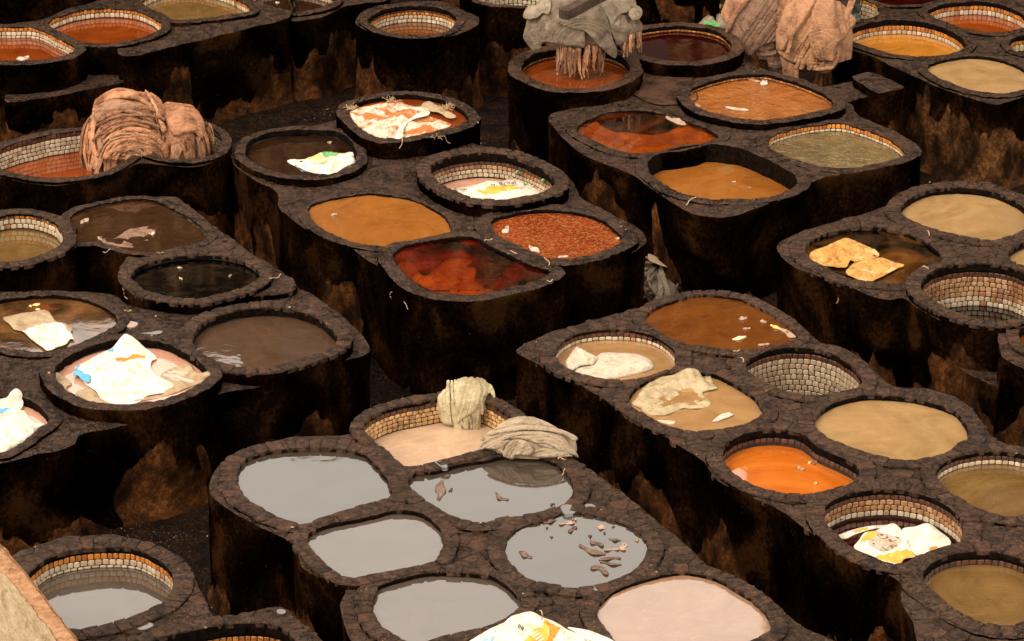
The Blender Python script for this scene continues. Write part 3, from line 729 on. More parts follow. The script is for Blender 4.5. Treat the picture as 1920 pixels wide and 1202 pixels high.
for vi, v in enumerate(VATS):
    z, q, n = v['z'], v['q'], v['n']
    bl = BLOCKS[v['block']]
    wl, shared = local_width(v, v['w'])
    v['wl'] = wl
    org = Vector((v['c'][0], v['c'][1], 0))
    root = empty('dye_vat', org, v['label'], 'vat', 'vats of dye and lime in the tannery')
    v['root'] = root
    v['org'] = org
    outer = q + n * wl[:, None]
    protrude = (~inside(outer, bl['q'])).any() or v['e'] > .12
    top = z - (.008 if v['bricks'] else 0)
    band = v['band']
    e = v['e']
    prof = [(.014, z - band, 0), (.0, z - band + .004, 0)]
    for t in np.arange(band - .03, .03, -.04): prof.append((.0, z - t, 0))
    prof += [(.0, top - .022, 0), (.003, top - .007, 1), (.014, top, 1)]
    wm = np.maximum(wl, .05)
    prof += [(.014 + (wm - .032) * .25, top + .002, 1), (.014 + (wm - .032) * .5, top + .003, 1), (.014 + (wm - .032) * .75, top + .002, 1), (wm - .018, top - .001, 1), (wm - .004, top - .010, 2), (wm + .002, top - .028, 2)]
    zb = bl['zbot'] if protrude else bl['z'] - .25
    zz = top - .12
    while zz > zb + .05:
        fl = .05 * max(0, (.25 - zz) / .25) ** 2 - .012 * min(1, (top - zz) / .2)
        prof.append((wm + fl, zz, 2))
        zz -= .10
    prof.append((wm + .04 * (zb < .1), zb, 2))
    tm = M['top_dusty'] if v['block'] in ('centre',) and e > .15 else M['top']
    rim = loft('rim', q, n, prof, [M['tar'], tm, M[bl['wall']]], root, org, wob=.007 if v['bricks'] else .011)
    # lining below the band, then its tiles
    th = sum(h for _, h in v['tiles'])
    zf = z - max(v['d'], band) - .06
    if v['d'] > band - .01:
        lining = loft('lining', q, n, [(.014, z - band + .01, 0), (.014, z - band - .04, 0)] + [(.014, z - band - t, 0) for t in np.arange(.12, max(.13, v['d'] - band), .1)] + [(.014, zf, 0)],
                      [M['mortar']], root, org, wob=.001)
        if v['tiles']:
            per = np.linalg.norm(np.roll(q, -1, 0) - q, axis=1)
            s = np.concatenate([[0], np.cumsum(per)])
            Lq = s[-1]
            qc, nc = np.vstack([q, q[:1]]), np.vstack([n, n[:1]])
            zc = z - band
            count = 0
            for ri, (tm_, hgt) in enumerate(v['tiles']):
                zm = zc - hgt / 2
                zc -= hgt
                if zm - hgt * .3 < z - v['d']: continue
                t = rng.uniform(0, .05)
                while t < Lq - .03:
                    wdt = (rng.uniform(.060, .078) if tm_ != O else rng.uniform(.052, .066))
                    m = t + wdt / 2
                    t += wdt
                    px, py = np.interp(m, s, qc[:, 0]), np.interp(m, s, qc[:, 1])
                    nx, ny = np.interp(m, s, nc[:, 0]), np.interp(m, s, nc[:, 1])
                    ln = math.hypot(nx, ny)
                    nx, ny = nx / ln, ny / ln
                    if ny < -.12 - (0): continue
                    count += 1
                    if count > 298: break
                    rot = math.atan2(ny, nx) - math.pi / 2
                    kind = tm_
                    if tm_ == Wt and rng.random() < .06: kind = St
                    me = TILES[kind][int(rng.integers(4))]
                    off = .010 + rng.uniform(-.0015, .0015)
                    inst('tile', me, lining, (px + nx * off - org.x, py + ny * off - org.y, zm + rng.uniform(-.002, .002)),
                         (rng.uniform(-.03, .03), rng.uniform(-.03, .03), rot + rng.uniform(-.03, .03)), (wdt - .009, .014, hgt - .009))
    # liquid
    zl = z - v['d']
    lq = q + n * .010
    o = mesh_obj('liquid', np.c_[lq, np.full(len(lq), zl)], [list(range(len(lq)))], L[v['liq']], root, smooth=False, origin=org)
    if v['liq'] in ('darkred', 'rededye', 'amberclear', 'limedye', 'amber'):
        mesh_obj('vat_floor', np.c_[lq, np.full(len(lq), zl - .35)], [list(range(len(lq)))], M['tar'], root, smooth=False, origin=org)
    v['zl'] = zl
    # bricks round the rim
    if v['bricks']:
        per = np.linalg.norm(np.roll(q, -1, 0) - q, axis=1)
        s = np.concatenate([[0], np.cumsum(per)])
        Lq = s[-1]
        qc, nc, wc = np.vstack([q, q[:1]]), np.vstack([n, n[:1]]), np.append(wl, wl[0])
        t = rng.uniform(0, .1)
        end = t + Lq - .05
        while t < end:
            wd = rng.uniform(.105, .165)
            wd = min(wd, end - t + .03)
            m = (t + wd / 2) % Lq
            t += wd
            px, py = np.interp(m, s, qc[:, 0]), np.interp(m, s, qc[:, 1])
            nx, ny = np.interp(m, s, nc[:, 0]), np.interp(m, s, nc[:, 1])
            ln = math.hypot(nx, ny); nx, ny = nx / ln, ny / ln
            ww = min(v['w'] + .0, max(.05, np.interp(m, s, wc)))
            ww = min(ww, .20)
            ctr = (px + nx * (ww / 2 + .001), py + ny * (ww / 2 + .001))
            if not lay_free(ctr, z, min(wd, ww) / 2): continue
            placed.append((ctr[0], ctr[1], z, min(wd, ww) / 2))
            inst('brick', BRICKS[int(rng.integers(8))], rim, (ctr[0] - org.x, ctr[1] - org.y, z + rng.uniform(-.004, .004)),
                 (rng.uniform(-.03, .03), rng.uniform(-.03, .03), math.atan2(ny, nx) + rng.uniform(-.06, .06)),
                 (ww * rng.uniform(.93, 1.06), max(.04, wd * 1.03 - .005), .05))

# ------------------------------------------------------------------ the blocks themselves
def fill(q, step, holes=None):
    """triangulate inside q with a jittered grid; drop triangles that touch a hole (list of (curve, clearance))"""
    lo, hi = q.min(0), q.max(0)
    gx, gy = np.meshgrid(np.arange(lo[0], hi[0], step), np.arange(lo[1], hi[1], step))
    g = np.c_[gx.ravel(), gy.ravel()] + rng.uniform(-.3, .3, (gx.size, 2)) * step
    g = g[inside(g, q)]
    g = g[dist_to(g, q) > step * .55]
    pts = np.vstack([q, g])
    N = len(q)
    vv, _, ff, *_ = delaunay_2d_cdt([Vector(p) for p in pts], [(i, (i + 1) % N) for i in range(N)], [], 1, 1e-5)
    vv = np.array([tuple(p) for p in vv])
    ff = np.array([f for f in ff if len(f) == 3])
    cen = vv[ff].mean(1)
    keep = inside(cen, q)
    for hq, cl in (holes or []):
        near = np.linalg.norm(vv - hq.mean(0), axis=1) < np.linalg.norm(hq - hq.mean(0), axis=1).max() + .1
        bad = np.zeros(len(vv), bool)
        idx = np.nonzero(near)[0]
        if len(idx):
            b = inside(vv[idx], hq) | (dist_to(vv[idx], hq) < cl)
            bad[idx] = b
            keep &= ~bad[ff].any(1)
    return vv, ff[keep]

def clip_poly(poly, mx, my, nx, ny):
    """keep the side of the line through (mx,my) opposite to (nx,ny)"""
    out = []
    m = len(poly)
    for i in range(m):
        a, b = poly[i], poly[(i + 1) % m]
        da = (a[0] - mx) * nx + (a[1] - my) * ny
        db = (b[0] - mx) * nx + (b[1] - my) * ny
        if da <= 0: out.append(a)
        if (da < 0) != (db < 0):
            t = da / (da - db)
            out.append((a[0] + (b[0] - a[0]) * t, a[1] + (b[1] - a[1]) * t))
    return out

for key, b in BLOCKS.items():
    q, z = b['q'], b['z']
    n = normals(q, 3)
    # wander the edge
    q = q + n * (fbm(np.c_[q, np.full(len(q), z)], 3.0, 3, 9) * .03)[:, None]
    n = normals(q, 3)
    zt = z - (.007 if b['paved'] else 0)
    qi = q - n * .030
    holes = [(v['q'], .02) for v in VATS if np.linalg.norm(v['c'] - q.mean(0)) < 12]
    vv, ff = fill(qi, .05, holes)
    c = q.mean(0)
    org = Vector((c[0], c[1], 0))
    Vt = np.c_[vv, np.full(len(vv), zt)]
    Vt[:, 2] += fbm(Vt, 1.6, 2, 51) * .018 + fbm(Vt, 7, 3, 52) * .010 + fbm(Vt, 15, 2, 53) * .008
    N = len(q)
    prof = [(-.030, zt), (-.006, zt - .005), (0, zt - .022)]
    zz = zt - .09
    while zz > b['zbot'] + .04:
        fl = .06 * max(0, (.3 - (zz - b['zbot'])) / .3) ** 2
        lip = -.012 * min(1, (zt - zz) / .25)
        prof.append((fl + lip, zz)); zz -= .08
    prof.append((.06, b['zbot'] - .02))
    V, F, MI = [], [], []
    for k, (off, pz) in enumerate(prof):
        p3 = np.c_[q + n * off, np.full(N, pz)]
        if k == 0:
            p3[:, 2] += fbm(p3, 1.6, 2, 51) * .018 + fbm(p3, 7, 3, 52) * .010
        else:
            p3[:, :2] += n * (fbm(p3 * [1, 1, .5], 1.3, 2, 61) * .035 + fbm(p3 * [1, 1, .6], 6, 3, 62) * .016)[:, None] * min(1, k / 3)
            p3[:, 2] += (fbm(p3, 1.6, 2, 51) * .018 + fbm(p3, 7, 3, 52) * .010) * max(0, 1 - k / 5)
        V.append(p3)
        if k:
            a, e_ = (k - 1) * N, k * N
            for i in range(N):
                j = (i + 1) % N
                F.append((a + i, e_ + i, e_ + j, a + j))
                MI.append(0 if k < 2 else 1)
    nb = len(V) * N
    V = np.vstack(V + [Vt])
    F += [(nb + a, nb + c_, nb + d) for a, c_, d in ff]
    MI += [0] * len(ff)
    o = mesh_obj('masonry_block', V, F, [M[b['top']], M[b['wall']]], None, MI, origin=org, loc=org)
    tag(o, b['label'], 'masonry block', 'tarred masonry blocks of the tannery')
    b['obj'] = o
    b['q2'] = q
    # paving stones on the block's top, one object each
    if b['paved']:
        R = b['paved']
        lo, hi = q.min(0), q.max(0)
        sites = []
        tries = int((hi[0] - lo[0]) * (hi[1] - lo[1]) / (R * R) * 6)
        cand = rng.uniform(lo, hi, (tries, 2))
        ok = inside(cand, q) & (dist_to(cand, q) > .05)
        for hq in VATS:
            if abs(hq['z'] - z) > .6: continue
            ok &= ~inside(cand, hq['q'] + hq['n'] * (np.maximum(hq['wl'], .06) * .85)[:, None])
        # only the part the photograph shows and a margin round it
        for p in cand[ok]:
            if all((p[0] - s_[0]) ** 2 + (p[1] - s_[1]) ** 2 > (R * rs * 1.15) ** 2 for s_, rs in [(s1, 1) for s1 in sites]):
                sites.append(p)
        sites = np.array(sites)
        cnt = 0
        obst = np.array([(a[0], a[1]) for a in placed if abs(a[2] - z) < .12]) if placed else np.zeros((0, 2))
        for si, s_ in enumerate(sites):
            if cnt >= 298: break
            poly = [(s_[0] + R * 1.1 * math.cos(t), s_[1] + R * 1.1 * math.sin(t)) for t in np.linspace(0, 2 * math.pi, 9)[:-1] + rng.uniform(0, 1)]
            dd = np.linalg.norm(sites - s_, axis=1)
            for oi in np.nonzero((dd < R * 3) & (dd > 0))[0]:
                o2 = sites[oi]
                d = o2 - s_
                L_ = np.linalg.norm(d); d = d / L_
                mm = (s_ + o2) / 2 - d * .0035
                poly = clip_poly(poly, mm[0], mm[1], d[0], d[1])
            if len(obst):
                do = np.linalg.norm(obst - s_, axis=1)
                for oi in np.nonzero((do < R * 2) & (do > .04))[0]:
                    d = (obst[oi] - s_) / do[oi]
                    mm = obst[oi] - d * .065
                    if (mm - s_) @ d < .02: mm = s_ + d * .02
                    poly = clip_poly(poly, mm[0], mm[1], d[0], d[1])
            if len(poly) < 3: continue
            pa = np.array(poly)
            pa = pa + rng.uniform(-.004, .004, pa.shape)
            # keep within the block outline
            ins = inside(pa, q)
            if not ins.all():
                pa = np.where(ins[:, None], pa, s_ + (pa - s_) * .45)
            cc = pa.mean(0)
            if abs(area(pa)) < .003: continue
            hz = z + fbm(np.array([[s_[0], s_[1], z]]), 1.6, 2, 51)[0] * .018 + rng.uniform(-.007, .004)
            tl = rng.uniform(-.03, .03, 2)
            m = len(pa)
            v3 = []
            for sc, dz in ((1.0, -.05), (1.0, -.006), (.965, 0.0)):
                for p in pa:
                    pp = cc + (p - cc) * sc
                    v3.append((pp[0] - cc[0], pp[1] - cc[1], dz + (pp - cc) @ tl))
            f3 = []
            for k0 in (0, m):
                for i in range(m): f3.append((k0 + i, k0 + (i + 1) % m, k0 + m + (i + 1) % m, k0 + m + i))
            f3.append(tuple(range(2 * m, 3 * m)))
            if area(pa) < 0: f3 = [f[::-1] for f in f3]
            so = mesh_obj('paving_stone', v3, f3, M['stone'], o, smooth=False, loc=(cc[0] - org.x, cc[1] - org.y, hz))
            cnt += 1

# ------------------------------------------------------------------ ground between the blocks
gk = NT('muddy_ground')
gp = gk.pos()
gn = gk.noise(gp, 3, 5, .65)
gn2 = gk.noise(gp, 28, 4, .65)
gc = gk.ramp(gn2, [(.38, (0.003, 0.0018, 0.001)), (.55, (0.016, 0.007, 0.003)), (.72, (0.060, 0.026, 0.011))])
gw = gk.ramp(gn, [(.42, (0, 0, 0)), (.50, (1, 1, 1))])
gc = gk.mix(gw, (0.005, 0.003, 0.002), gc)
gb = gk.bump(gn2, .05, 1.0)
gb = gk.bump(gn, .15, .6, gb)
M['ground'] = gk.done(gk.bsdf(gc, gk.ramp(gn, [(.42, (.45,) * 3), (.52, (.9,) * 3)]), gb, .06))
nx_, ny_ = 150, 200
gx, gy = np.meshgrid(np.linspace(-15, 15, nx_), np.linspace(20, 62, ny_))
G = np.c_[gx.ravel(), gy.ravel(), np.zeros(gx.size)]
G[:, 2] = fbm(G, .8, 4, 71) * .08
fg = [(j * nx_ + i, j * nx_ + i + 1, (j + 1) * nx_ + i + 1, (j + 1) * nx_ + i) for j in range(ny_ - 1) for i in range(nx_ - 1)]
tag(mesh_obj('ground', G, fg, M['ground']), kind='structure')
ext = [(-400, -100, -.2), (400, -100, -.2), (400, 900, -.2), (-400, 900, -.2)]
tag(mesh_obj('surrounding_ground', ext, [(0, 1, 2, 3)], M['ground'], smooth=False), kind='structure')

# ------------------------------------------------------------------ buildings behind the tannery, mirrored in the liquids
M['ochre'] = mat_wall('stained_ochre_wall', zt=4.6, amp=.6, brown=(0.24, 0.145, 0.070), above=True)
M['shutter'] = mat_simple('dark_window', (0.012, 0.009, 0.008), (0.03, 0.02, 0.015), 3, .5, 0)
def building(x0, x1, y0, y1, h, steps, label):
    root = empty('building', (x0, y0, 0), label, 'building', 'plastered buildings round the tannery')
    V = [(0, 0, 0), (x1 - x0, 0, 0), (x1 - x0, y1 - y0, 0), (0, y1 - y0, 0)]
    V = V + [(a, b_, h) for a, b_, _ in V]
    mesh_obj('wall', V, [(0, 1, 5, 4), (1, 2, 6, 5), (2, 3, 7, 6), (3, 0, 4, 7), (4, 5, 6, 7)], M['ochre'], root, smooth=False)
    # ragged parapet
    r = random.Random(int(x0 * 7 + 3))
    x = 0
    while x < x1 - x0 - .3:
        ww = min(r.uniform(.8, 2.6), x1 - x0 - x)
        hh = r.uniform(.15, steps)
        bx = [(x, -.02, h - .05), (x + ww, -.02, h - .05), (x + ww, .4, h - .05), (x, .4, h - .05)]
        bx = bx + [(a, b_, h + hh) for a, b_, _ in bx]
        mesh_obj('parapet', bx, [(0, 1, 5, 4), (1, 2, 6, 5), (2, 3, 7, 6), (3, 0, 4, 7), (4, 5, 6, 7)], M['ochre'], root, smooth=False)
        x += ww
    for k in range(int((x1 - x0) / 3)):
        for l_ in range(int(h / 3)):
            wx, wz = 1 + k * 3 + r.uniform(-.3, .3), 1.2 + l_ * 3
            if wz + 1.2 > h: continue
            win = [(wx, -.03, wz), (wx + .9, -.03, wz), (wx + .9, -.03, wz + 1.2), (wx, -.03, wz + 1.2), (wx, .05, wz), (wx + .9, .05, wz), (wx + .9, .05, wz + 1.2), (wx, .05, wz + 1.2)]
            mesh_obj('window', win, [(0, 1, 2, 3), (1, 5, 6, 2), (4, 0, 3, 7), (3, 2, 6, 7), (4, 5, 1, 0)], M['shutter'], root, smooth=False)
building(-26, -8.4, 54, 62, 10.3, .5, 'ochre plastered building behind the left of the tannery, seen mirrored in the vats')
building(-8.4, -6.3, 54.3, 62, 9.7, .5, 'narrow low building behind the left of the tannery, seen mirrored in the vats')
building(-6.3, -5.0, 53.8, 62, 10.5, .5, 'narrow stained building behind the left of the tannery, seen mirrored in the vats')
building(-5.0, 4.75, 54, 62, 12.3, .7, 'tall stained building behind the middle of the tannery, seen mirrored in the vats')
building(4.75, 28, 53.6, 62, 15.6, 1.0, 'tallest ochre building behind the right edge of the tannery, seen mirrored in the vats')

# ------------------------------------------------------------------ parapet of the terrace in the bottom left corner
M['pale'] = mat_simple('pale_plaster', (0.34, 0.235, 0.125), (0.50, 0.38, 0.23), 5, .85, .03, .3, stain=((0.22, 0.12, 0.05), 3, .56, .6))
M['rustcap'] = mat_simple('worn_orange_cap', (0.20, 0.085, 0.034), (0.42, 0.22, 0.105), 14, .8, .03, .3, stain=((0.07, 0.03, 0.015), 6, .56, .7))
zc = 2.3
pr = [P(-60, 985, zc), P(0, 1020, zc), P(60, 1090, zc), P(150, 1205, zc), P(230, 1310, zc)]
pl = [P(-160, 1000, zc), P(0, 1072, zc), P(45, 1120, zc), P(108, 1205, zc), P(180, 1310, zc)]
root = empty('parapet_wall', (pl[0].x, pl[0].y, 0), 'low pale plastered wall with a worn orange cap in the bottom left corner', 'wall')
o_ = root.location
def strip(A_, B2, za, zb_, n_=60):
    a = resample(np.array([tuple(p[:2]) for p in A_]), .05, False)
    return a
def sample(Ps, n_):
    a = np.array([tuple(p[:2]) for p in Ps]); 
    s = np.concatenate([[0], np.cumsum(np.linalg.norm(np.diff(a, axis=0), axis=1))])
    t = np.linspace(0, s[-1], n_)
    return np.c_[np.interp(t, s, a[:, 0]), np.interp(t, s, a[:, 1])]
na, nw = 90, 9
ra, la = sample(pr, na), sample(pl, na)
V = []
for k in range(nw):
    t = k / (nw - 1)
    g = ra * (1 - t) + la * t
    V.append(np.c_[g, np.full(na, zc - .02 * (k in (0, nw - 1)))])
rows = len(V)
V = np.vstack(V)
V[:, 2] += fbm(V, 9, 3, 81) * .014
V[:, :2] += np.stack([fbm(V, 7, 3, 82), fbm(V, 7, 3, 83)], 1) * .02
F = [(k * na + i, k * na + i + 1, (k + 1) * na + i + 1, (k + 1) * na + i) for k in range(rows - 1) for i in range(na - 1)]
mesh_obj('cap', V, F, M['rustcap'], root, origin=o_)
for nm, edge, mt in (('wall_face', la, M['pale']), ('inner_face', ra, M['rustcap'])):
    V = []
    zs = np.linspace(zc + .005, 0, 24)
    for zz in zs:
        g = np.c_[edge, np.full(na, zz)]
        g[:, :2] += np.stack([fbm(g, 7, 3, 82), fbm(g, 7, 3, 83)], 1) * .02
        V.append(g)
    V = np.vstack(V)
    F = [(k * na + i, k * na + i + 1, (k + 1) * na + i + 1, (k + 1) * na + i) for k in range(len(zs) - 1) for i in range(na - 1)]
    if nm == 'wall_face': F = [f[::-1] for f in F]
    mesh_obj(nm, V, F, mt, root, origin=o_)
# ------------------------------------------------------------------ cloth, hides, sacks
def Z(ox, oy, sc):
    def f(s):
        return [(ox + float(a) * sc, oy + float(b) * sc) for a, b in (p.split(',') for p in s.split())]
    return f
def crumple(p, amp, freq, seed, n=6):
    r = np.random.default_rng(seed)
    p = np.asarray(p)
    out = np.zeros(len(p))
    wp = np.c_[p, np.zeros(len(p))] if p.shape[1] == 2 else p
    tot = 0
    for k in range(n):
        d = r.normal(size=wp.shape[1]); d /= np.linalg.norm(d)
        f = freq * r.uniform(.5, 1.7)
        t = wp @ d * f + r.uniform(0, 1) + .55 * fbm(wp, freq * .45, 2, seed + k * 3)
        tri = np.abs((t % 1) - .5) * 2
        wgt = r.uniform(.4, 1) / (f / freq)
        out += (tri - .5) * wgt
        tot += wgt
    return out / tot * amp * 2
def folds(p, amp, freq, axis, seed, stretch=.22):
    """long soft folds running along AXIS (3 numbers), as ridges"""
    p = np.asarray(p, float)
    a = np.array(axis, float); a /= np.linalg.norm(a)
    al = p @ a
    q = p - np.outer(al, a) * (1 - stretch)
    q = q + np.stack([fbm(p, freq * .35, 2, seed + 5), fbm(p, freq * .35, 2, seed + 6), fbm(p, freq * .35, 2, seed + 7)], 1) * (.35 / freq)
    r1 = np.minimum(1, np.abs(vnoise(q * freq, seed)) * 2.6) ** .55 * 2 - 1.2
    r2 = np.minimum(1, np.abs(vnoise(q * freq * 2.1 + 5, seed + 1)) * 2.6) ** .55 * 2 - 1.2
    return (r1 * .62 + r2 * .38) * amp
def px_mask(fpx, poly):
    return inside(fpx, np.array(poly, float))
def grid_fill(outline_px, step_px):
    q = ccw(spline(outline_px, step_px * 1.0)) if len(outline_px) > 2 else None
    q = ccw(q)
    lo, hi = q.min(0), q.max(0)
    gx, gy = np.meshgrid(np.arange(lo[0], hi[0], step_px), np.arange(lo[1], hi[1], step_px * .55))
    g = np.c_[gx.ravel(), gy.ravel()]
    g = g + rng.uniform(-.25, .25, g.shape) * step_px * [1, .55]
    g = g[inside(g, q)]
    if len(g): g = g[dist_to(g, q) > step_px * .45]
    pts = np.vstack([q, g])
    N = len(q)
    vv, _, ff, *_ = delaunay_2d_cdt([Vector(p) for p in pts], [(i, (i + 1) % N) for i in range(N)], [], 1, 1e-4)
    vv = np.array([tuple(p) for p in vv]); ff = np.array([f for f in ff if len(f) == 3])
    ff = ff[inside(vv[ff].mean(1), q)]
    return vv, ff, N, q
def boundary_edges(ff):
    e = {}
    for a, b, c in ff:
        for u, w_ in ((a, b), (b, c), (c, a)):
            if (w_, u) in e: del e[(w_, u)]
            else: e[(u, w_)] = 1
    return list(e)
def thicken(V, ff, nrm_down, mi):
    """give a sheet a folded-under hem and a real underside"""
    n = len(V)
    V2 = V - nrm_down
    F = [tuple(f) for f in ff] + [(c + n, b + n, a + n) for a, b, c in ff]
    M_ = list(mi) + list(mi)
    for u, w_ in boundary_edges(ff):
        F.append((u, u + n, w_ + n, w_))
        M_.append(0)
    return np.vstack([V, V2]), F, M_
def orient_up(V, ff, up):
    a, b, c = V[ff[:, 0]], V[ff[:, 1]], V[ff[:, 2]]
    nn = np.cross(b - a, c - a)
    s = (nn * up[ff[:, 0]]).sum(1) if up.ndim == 2 else nn @ up
    if np.sum(s) < 0: ff = ff[:, [0, 2, 1]]
    return ff
def sheet(name, outline, z0, mats, parent=None, amp=.04, freq=3.2, seed=1, step=2.6, lifts=(), patches=(), edge=-.006, thick=.006, dome=0.0, label=None, cat=None, fold=None, origin=None):
    """a crumpled sheet lying near height z0; outline and patches in photo pixels, lifts: (px, py, rise, radius px)"""
    vv, ff, N, q = grid_fill(outline, step)
    d = dist_to(vv, q)
    z = np.full(len(vv), z0)
    if dome: z = z + dome * np.minimum(1, d / (d.max() * .8)) ** .6
    for lx, ly, rise, rad in lifts:
        z = z + rise * np.exp(-(((vv[:, 0] - lx) ** 2 + ((vv[:, 1] - ly) * 1.8) ** 2) / rad ** 2))
    V = np.array([tuple(P(x, y, zz)) for (x, y), zz in zip(vv, z)])
    h = crumple(V[:, :2], amp, freq, seed) + crumple(V[:, :2], amp * .32, freq * 3.1, seed + 50, 5)
    if fold: h = h + folds(V, fold[0], fold[1], fold[2], seed + 9)
    h = h + fbm(V, freq * 5, 2, seed) * amp * .15
    fade = np.minimum(1, d / (step * 2.5))
    V[:, 2] += h * (.25 + .75 * fade) + edge * (1 - fade)
    ff = orient_up(V, ff, np.array([0, 0, 1.0]))
    cen = vv[ff].mean(1)
    mi = np.zeros(len(ff), int)
    for pi, (poly, idx) in enumerate(patches):
        jit = np.c_[fbm(np.c_[cen, np.zeros(len(cen))], .12, 2, seed + pi), fbm(np.c_[cen, np.ones(len(cen))], .12, 2, seed + pi + 4)] * 3
        mi[px_mask(cen + jit, poly)] = idx
    V, F, MI = thicken(V, ff, np.array([0, 0, thick]), mi)
    org = origin if origin is not None else V.mean(0)
    o = mesh_obj(name, V, F, mats, parent, MI, origin=org, loc=None if parent is not None else org)
    if label: tag(o, label, cat)
    return o

class Heap:
    """upper half of an ellipsoid standing on an elliptic cylinder: the surface draped things lie on"""
    def __init__(s, c, a, b, h, rot=0.0, flare=0.0):
        s.c, s.a, s.b, s.h, s.rot, s.fl = np.array(c, float), a, b, h, rot, flare
    def f(s, p):
        d = p - s.c
        cr, sr = math.cos(s.rot), math.sin(s.rot)
        x, y = d[..., 0] * cr + d[..., 1] * sr, -d[..., 0] * sr + d[..., 1] * cr
        g = 1 + np.maximum(0, -d[..., 2]) * s.fl
        return (x / (s.a * g)) ** 2 + (y / (s.b * g)) ** 2 + (np.maximum(d[..., 2], 0) / s.h) ** 2 - 1
    def normal(s, p):
        e = 1e-3
        g = np.stack([s.f(p + np.array(v) * e) - s.f(p - np.array(v) * e) for v in ((1, 0, 0), (0, 1, 0), (0, 0, 1))], -1)
        return g / (np.linalg.norm(g, axis=-1)[..., None] + 1e-9)
    def hit(s, vv):
        D = np.array([tuple(ray(x, y)) for x, y in vv])
        C0 = np.array([0, 0, CZ])
        tc = (s.c[1]) / D[:, 1]
        R = max(s.a, s.b) * 1.5
        ts = np.linspace(-R, R, 140)
        t = tc[:, None] + ts[None] / 1.0
        pts = C0 + D[:, None, :] * t[..., None]
        fv = s.f(pts)
        neg = fv < 0
        first = np.where(neg.any(1), neg.argmax(1), fv.argmin(1))
        return pts[np.arange(len(vv)), first]
def pxfolds(vv, spec, seed):
    kind, a, b, freq, amp, slow = spec
    if kind == 'arc':
        dx, dy = vv[:, 0] - a, (vv[:, 1] - b) * 1.15
        u, s_ = np.hypot(dx, dy) * .007, np.arctan2(dy, dx) * slow
    else:
        t = math.radians(a)
        u = (vv[:, 0] * math.cos(t) + vv[:, 1] * math.sin(t)) * .007
        s_ = (-vv[:, 0] * math.sin(t) + vv[:, 1] * math.cos(t)) * .007 * slow
    q = np.c_[u, s_, np.full(len(vv), b * .01)]
    u = u + fbm(np.c_[u * 1.5, s_ * 1.5, np.zeros(len(u))], 2.0, 2, seed + 3) * .06
    def lay(f, sd):
        n = vnoise(np.c_[u * f, s_, np.full(len(u), sd * 1.7)], sd)
        return np.minimum(1, np.abs(n) * 3.0) ** .5 * 2 - 1.35
    return (lay(freq, seed) * .6 + lay(freq * 2.3, seed + 1) * .3 + lay(freq * .5, seed + 2) * .4) * amp
def drape(name, outline, heap, off, mats, parent, amp=.03, freq=4, axis=(0, 0, 1), seed=1, step=2.4, crump=0.0, cfreq=4, patches=(), thick=.02, origin=None, stretch=.22, edge=.0, pf=None):
    vv, ff, N, q = grid_fill(outline, step)
    d = dist_to(vv, q)
    V = heap.hit(vv)
    nn = heap.normal(V)
    toc = np.array([0, 0, CZ]) - V
    toc /= np.linalg.norm(toc, axis=1)[:, None]
    nn = nn * .6 + toc * .4
    nn /= np.linalg.norm(nn, axis=1)[:, None]
    h = pxfolds(vv, pf, seed) if pf else folds(V, amp, freq, axis, seed, stretch)
    if crump: h = h + crumple(V, crump, cfreq, seed)
    h = h + fbm(V, 26, 2, seed) * .004
    fade = np.minimum(1, d / (step * 2.5))
    V = V + nn * (off + h * (.3 + .7 * fade) - (1 - fade) * edge)[:, None]
    ff = orient_up(V, ff, nn)
    cen = vv[ff].mean(1)
    mi = np.zeros(len(ff), int)
    for poly, idx in patches: mi[px_mask(cen, poly)] = idx
    V, F, MI = thicken(V, ff, nn * thick, mi)
    org = origin if origin is not None else V.mean(0)
    return mesh_obj(name, V, F, mats, parent, MI, origin=org, loc=None if parent is not None else org)

def band_px(kind, a, b, p, q0, q1, wd, r):
    """outline of one narrow strip in the picture: an arc about (a, b) or a run down the picture"""
    top, bot = [], []
    n = 9
    for i in range(n):
        t = i / (n - 1)
        ww = wd * (.35 + .65 * math.sin(math.pi * min(1, max(0, t * .9 + .08))) ** .5) * r.uniform(.8, 1.15)
        if kind == 'arc':
            ang = math.radians(q0 + (q1 - q0) * t)
            rr = p + r.uniform(-1, 1) + wd * .5 * math.sin(t * 5 + p)
            top.append((a + (rr + ww / 2) * math.cos(ang), b - (rr + ww / 2) * math.sin(ang) / 1.15))
            bot.append((a + (rr - ww / 2) * math.cos(ang), b - (rr - ww / 2) * math.sin(ang) / 1.15))
        else:
            y = q0 + (q1 - q0) * t
            x = p + a * (t - .5) + b * math.sin(t * 3 + p)
            top.append((x - ww / 2, y)); bot.append((x + ww / 2, y + r.uniform(-1, 1)))
    return top + bot[::-1]
def bands(name, heap, main, kind, a, b, ps, qs, wd, n, offs, mats, parent, origin, seed, thick=.016):
    r = random.Random(seed)
    mp = np.array(main, float)
    for k in range(n):
        p = r.uniform(*ps)
        c, h_ = r.uniform(*qs), r.uniform(.18, .5) * (qs[1] - qs[0])
        ol = band_px(kind, a, b, p, max(qs[0], c - h_), min(qs[1], c + h_), r.uniform(*wd), r)
        oa = np.array(ol)
        if inside(oa, mp).mean() < .8: continue
        drape(name, ol, heap, r.uniform(*offs), [mats[r.randrange(len(mats))]], parent, .01, 20, (1, 0, 0), seed + k, 1.8, 0, 4, (), thick, origin, .2, .006)
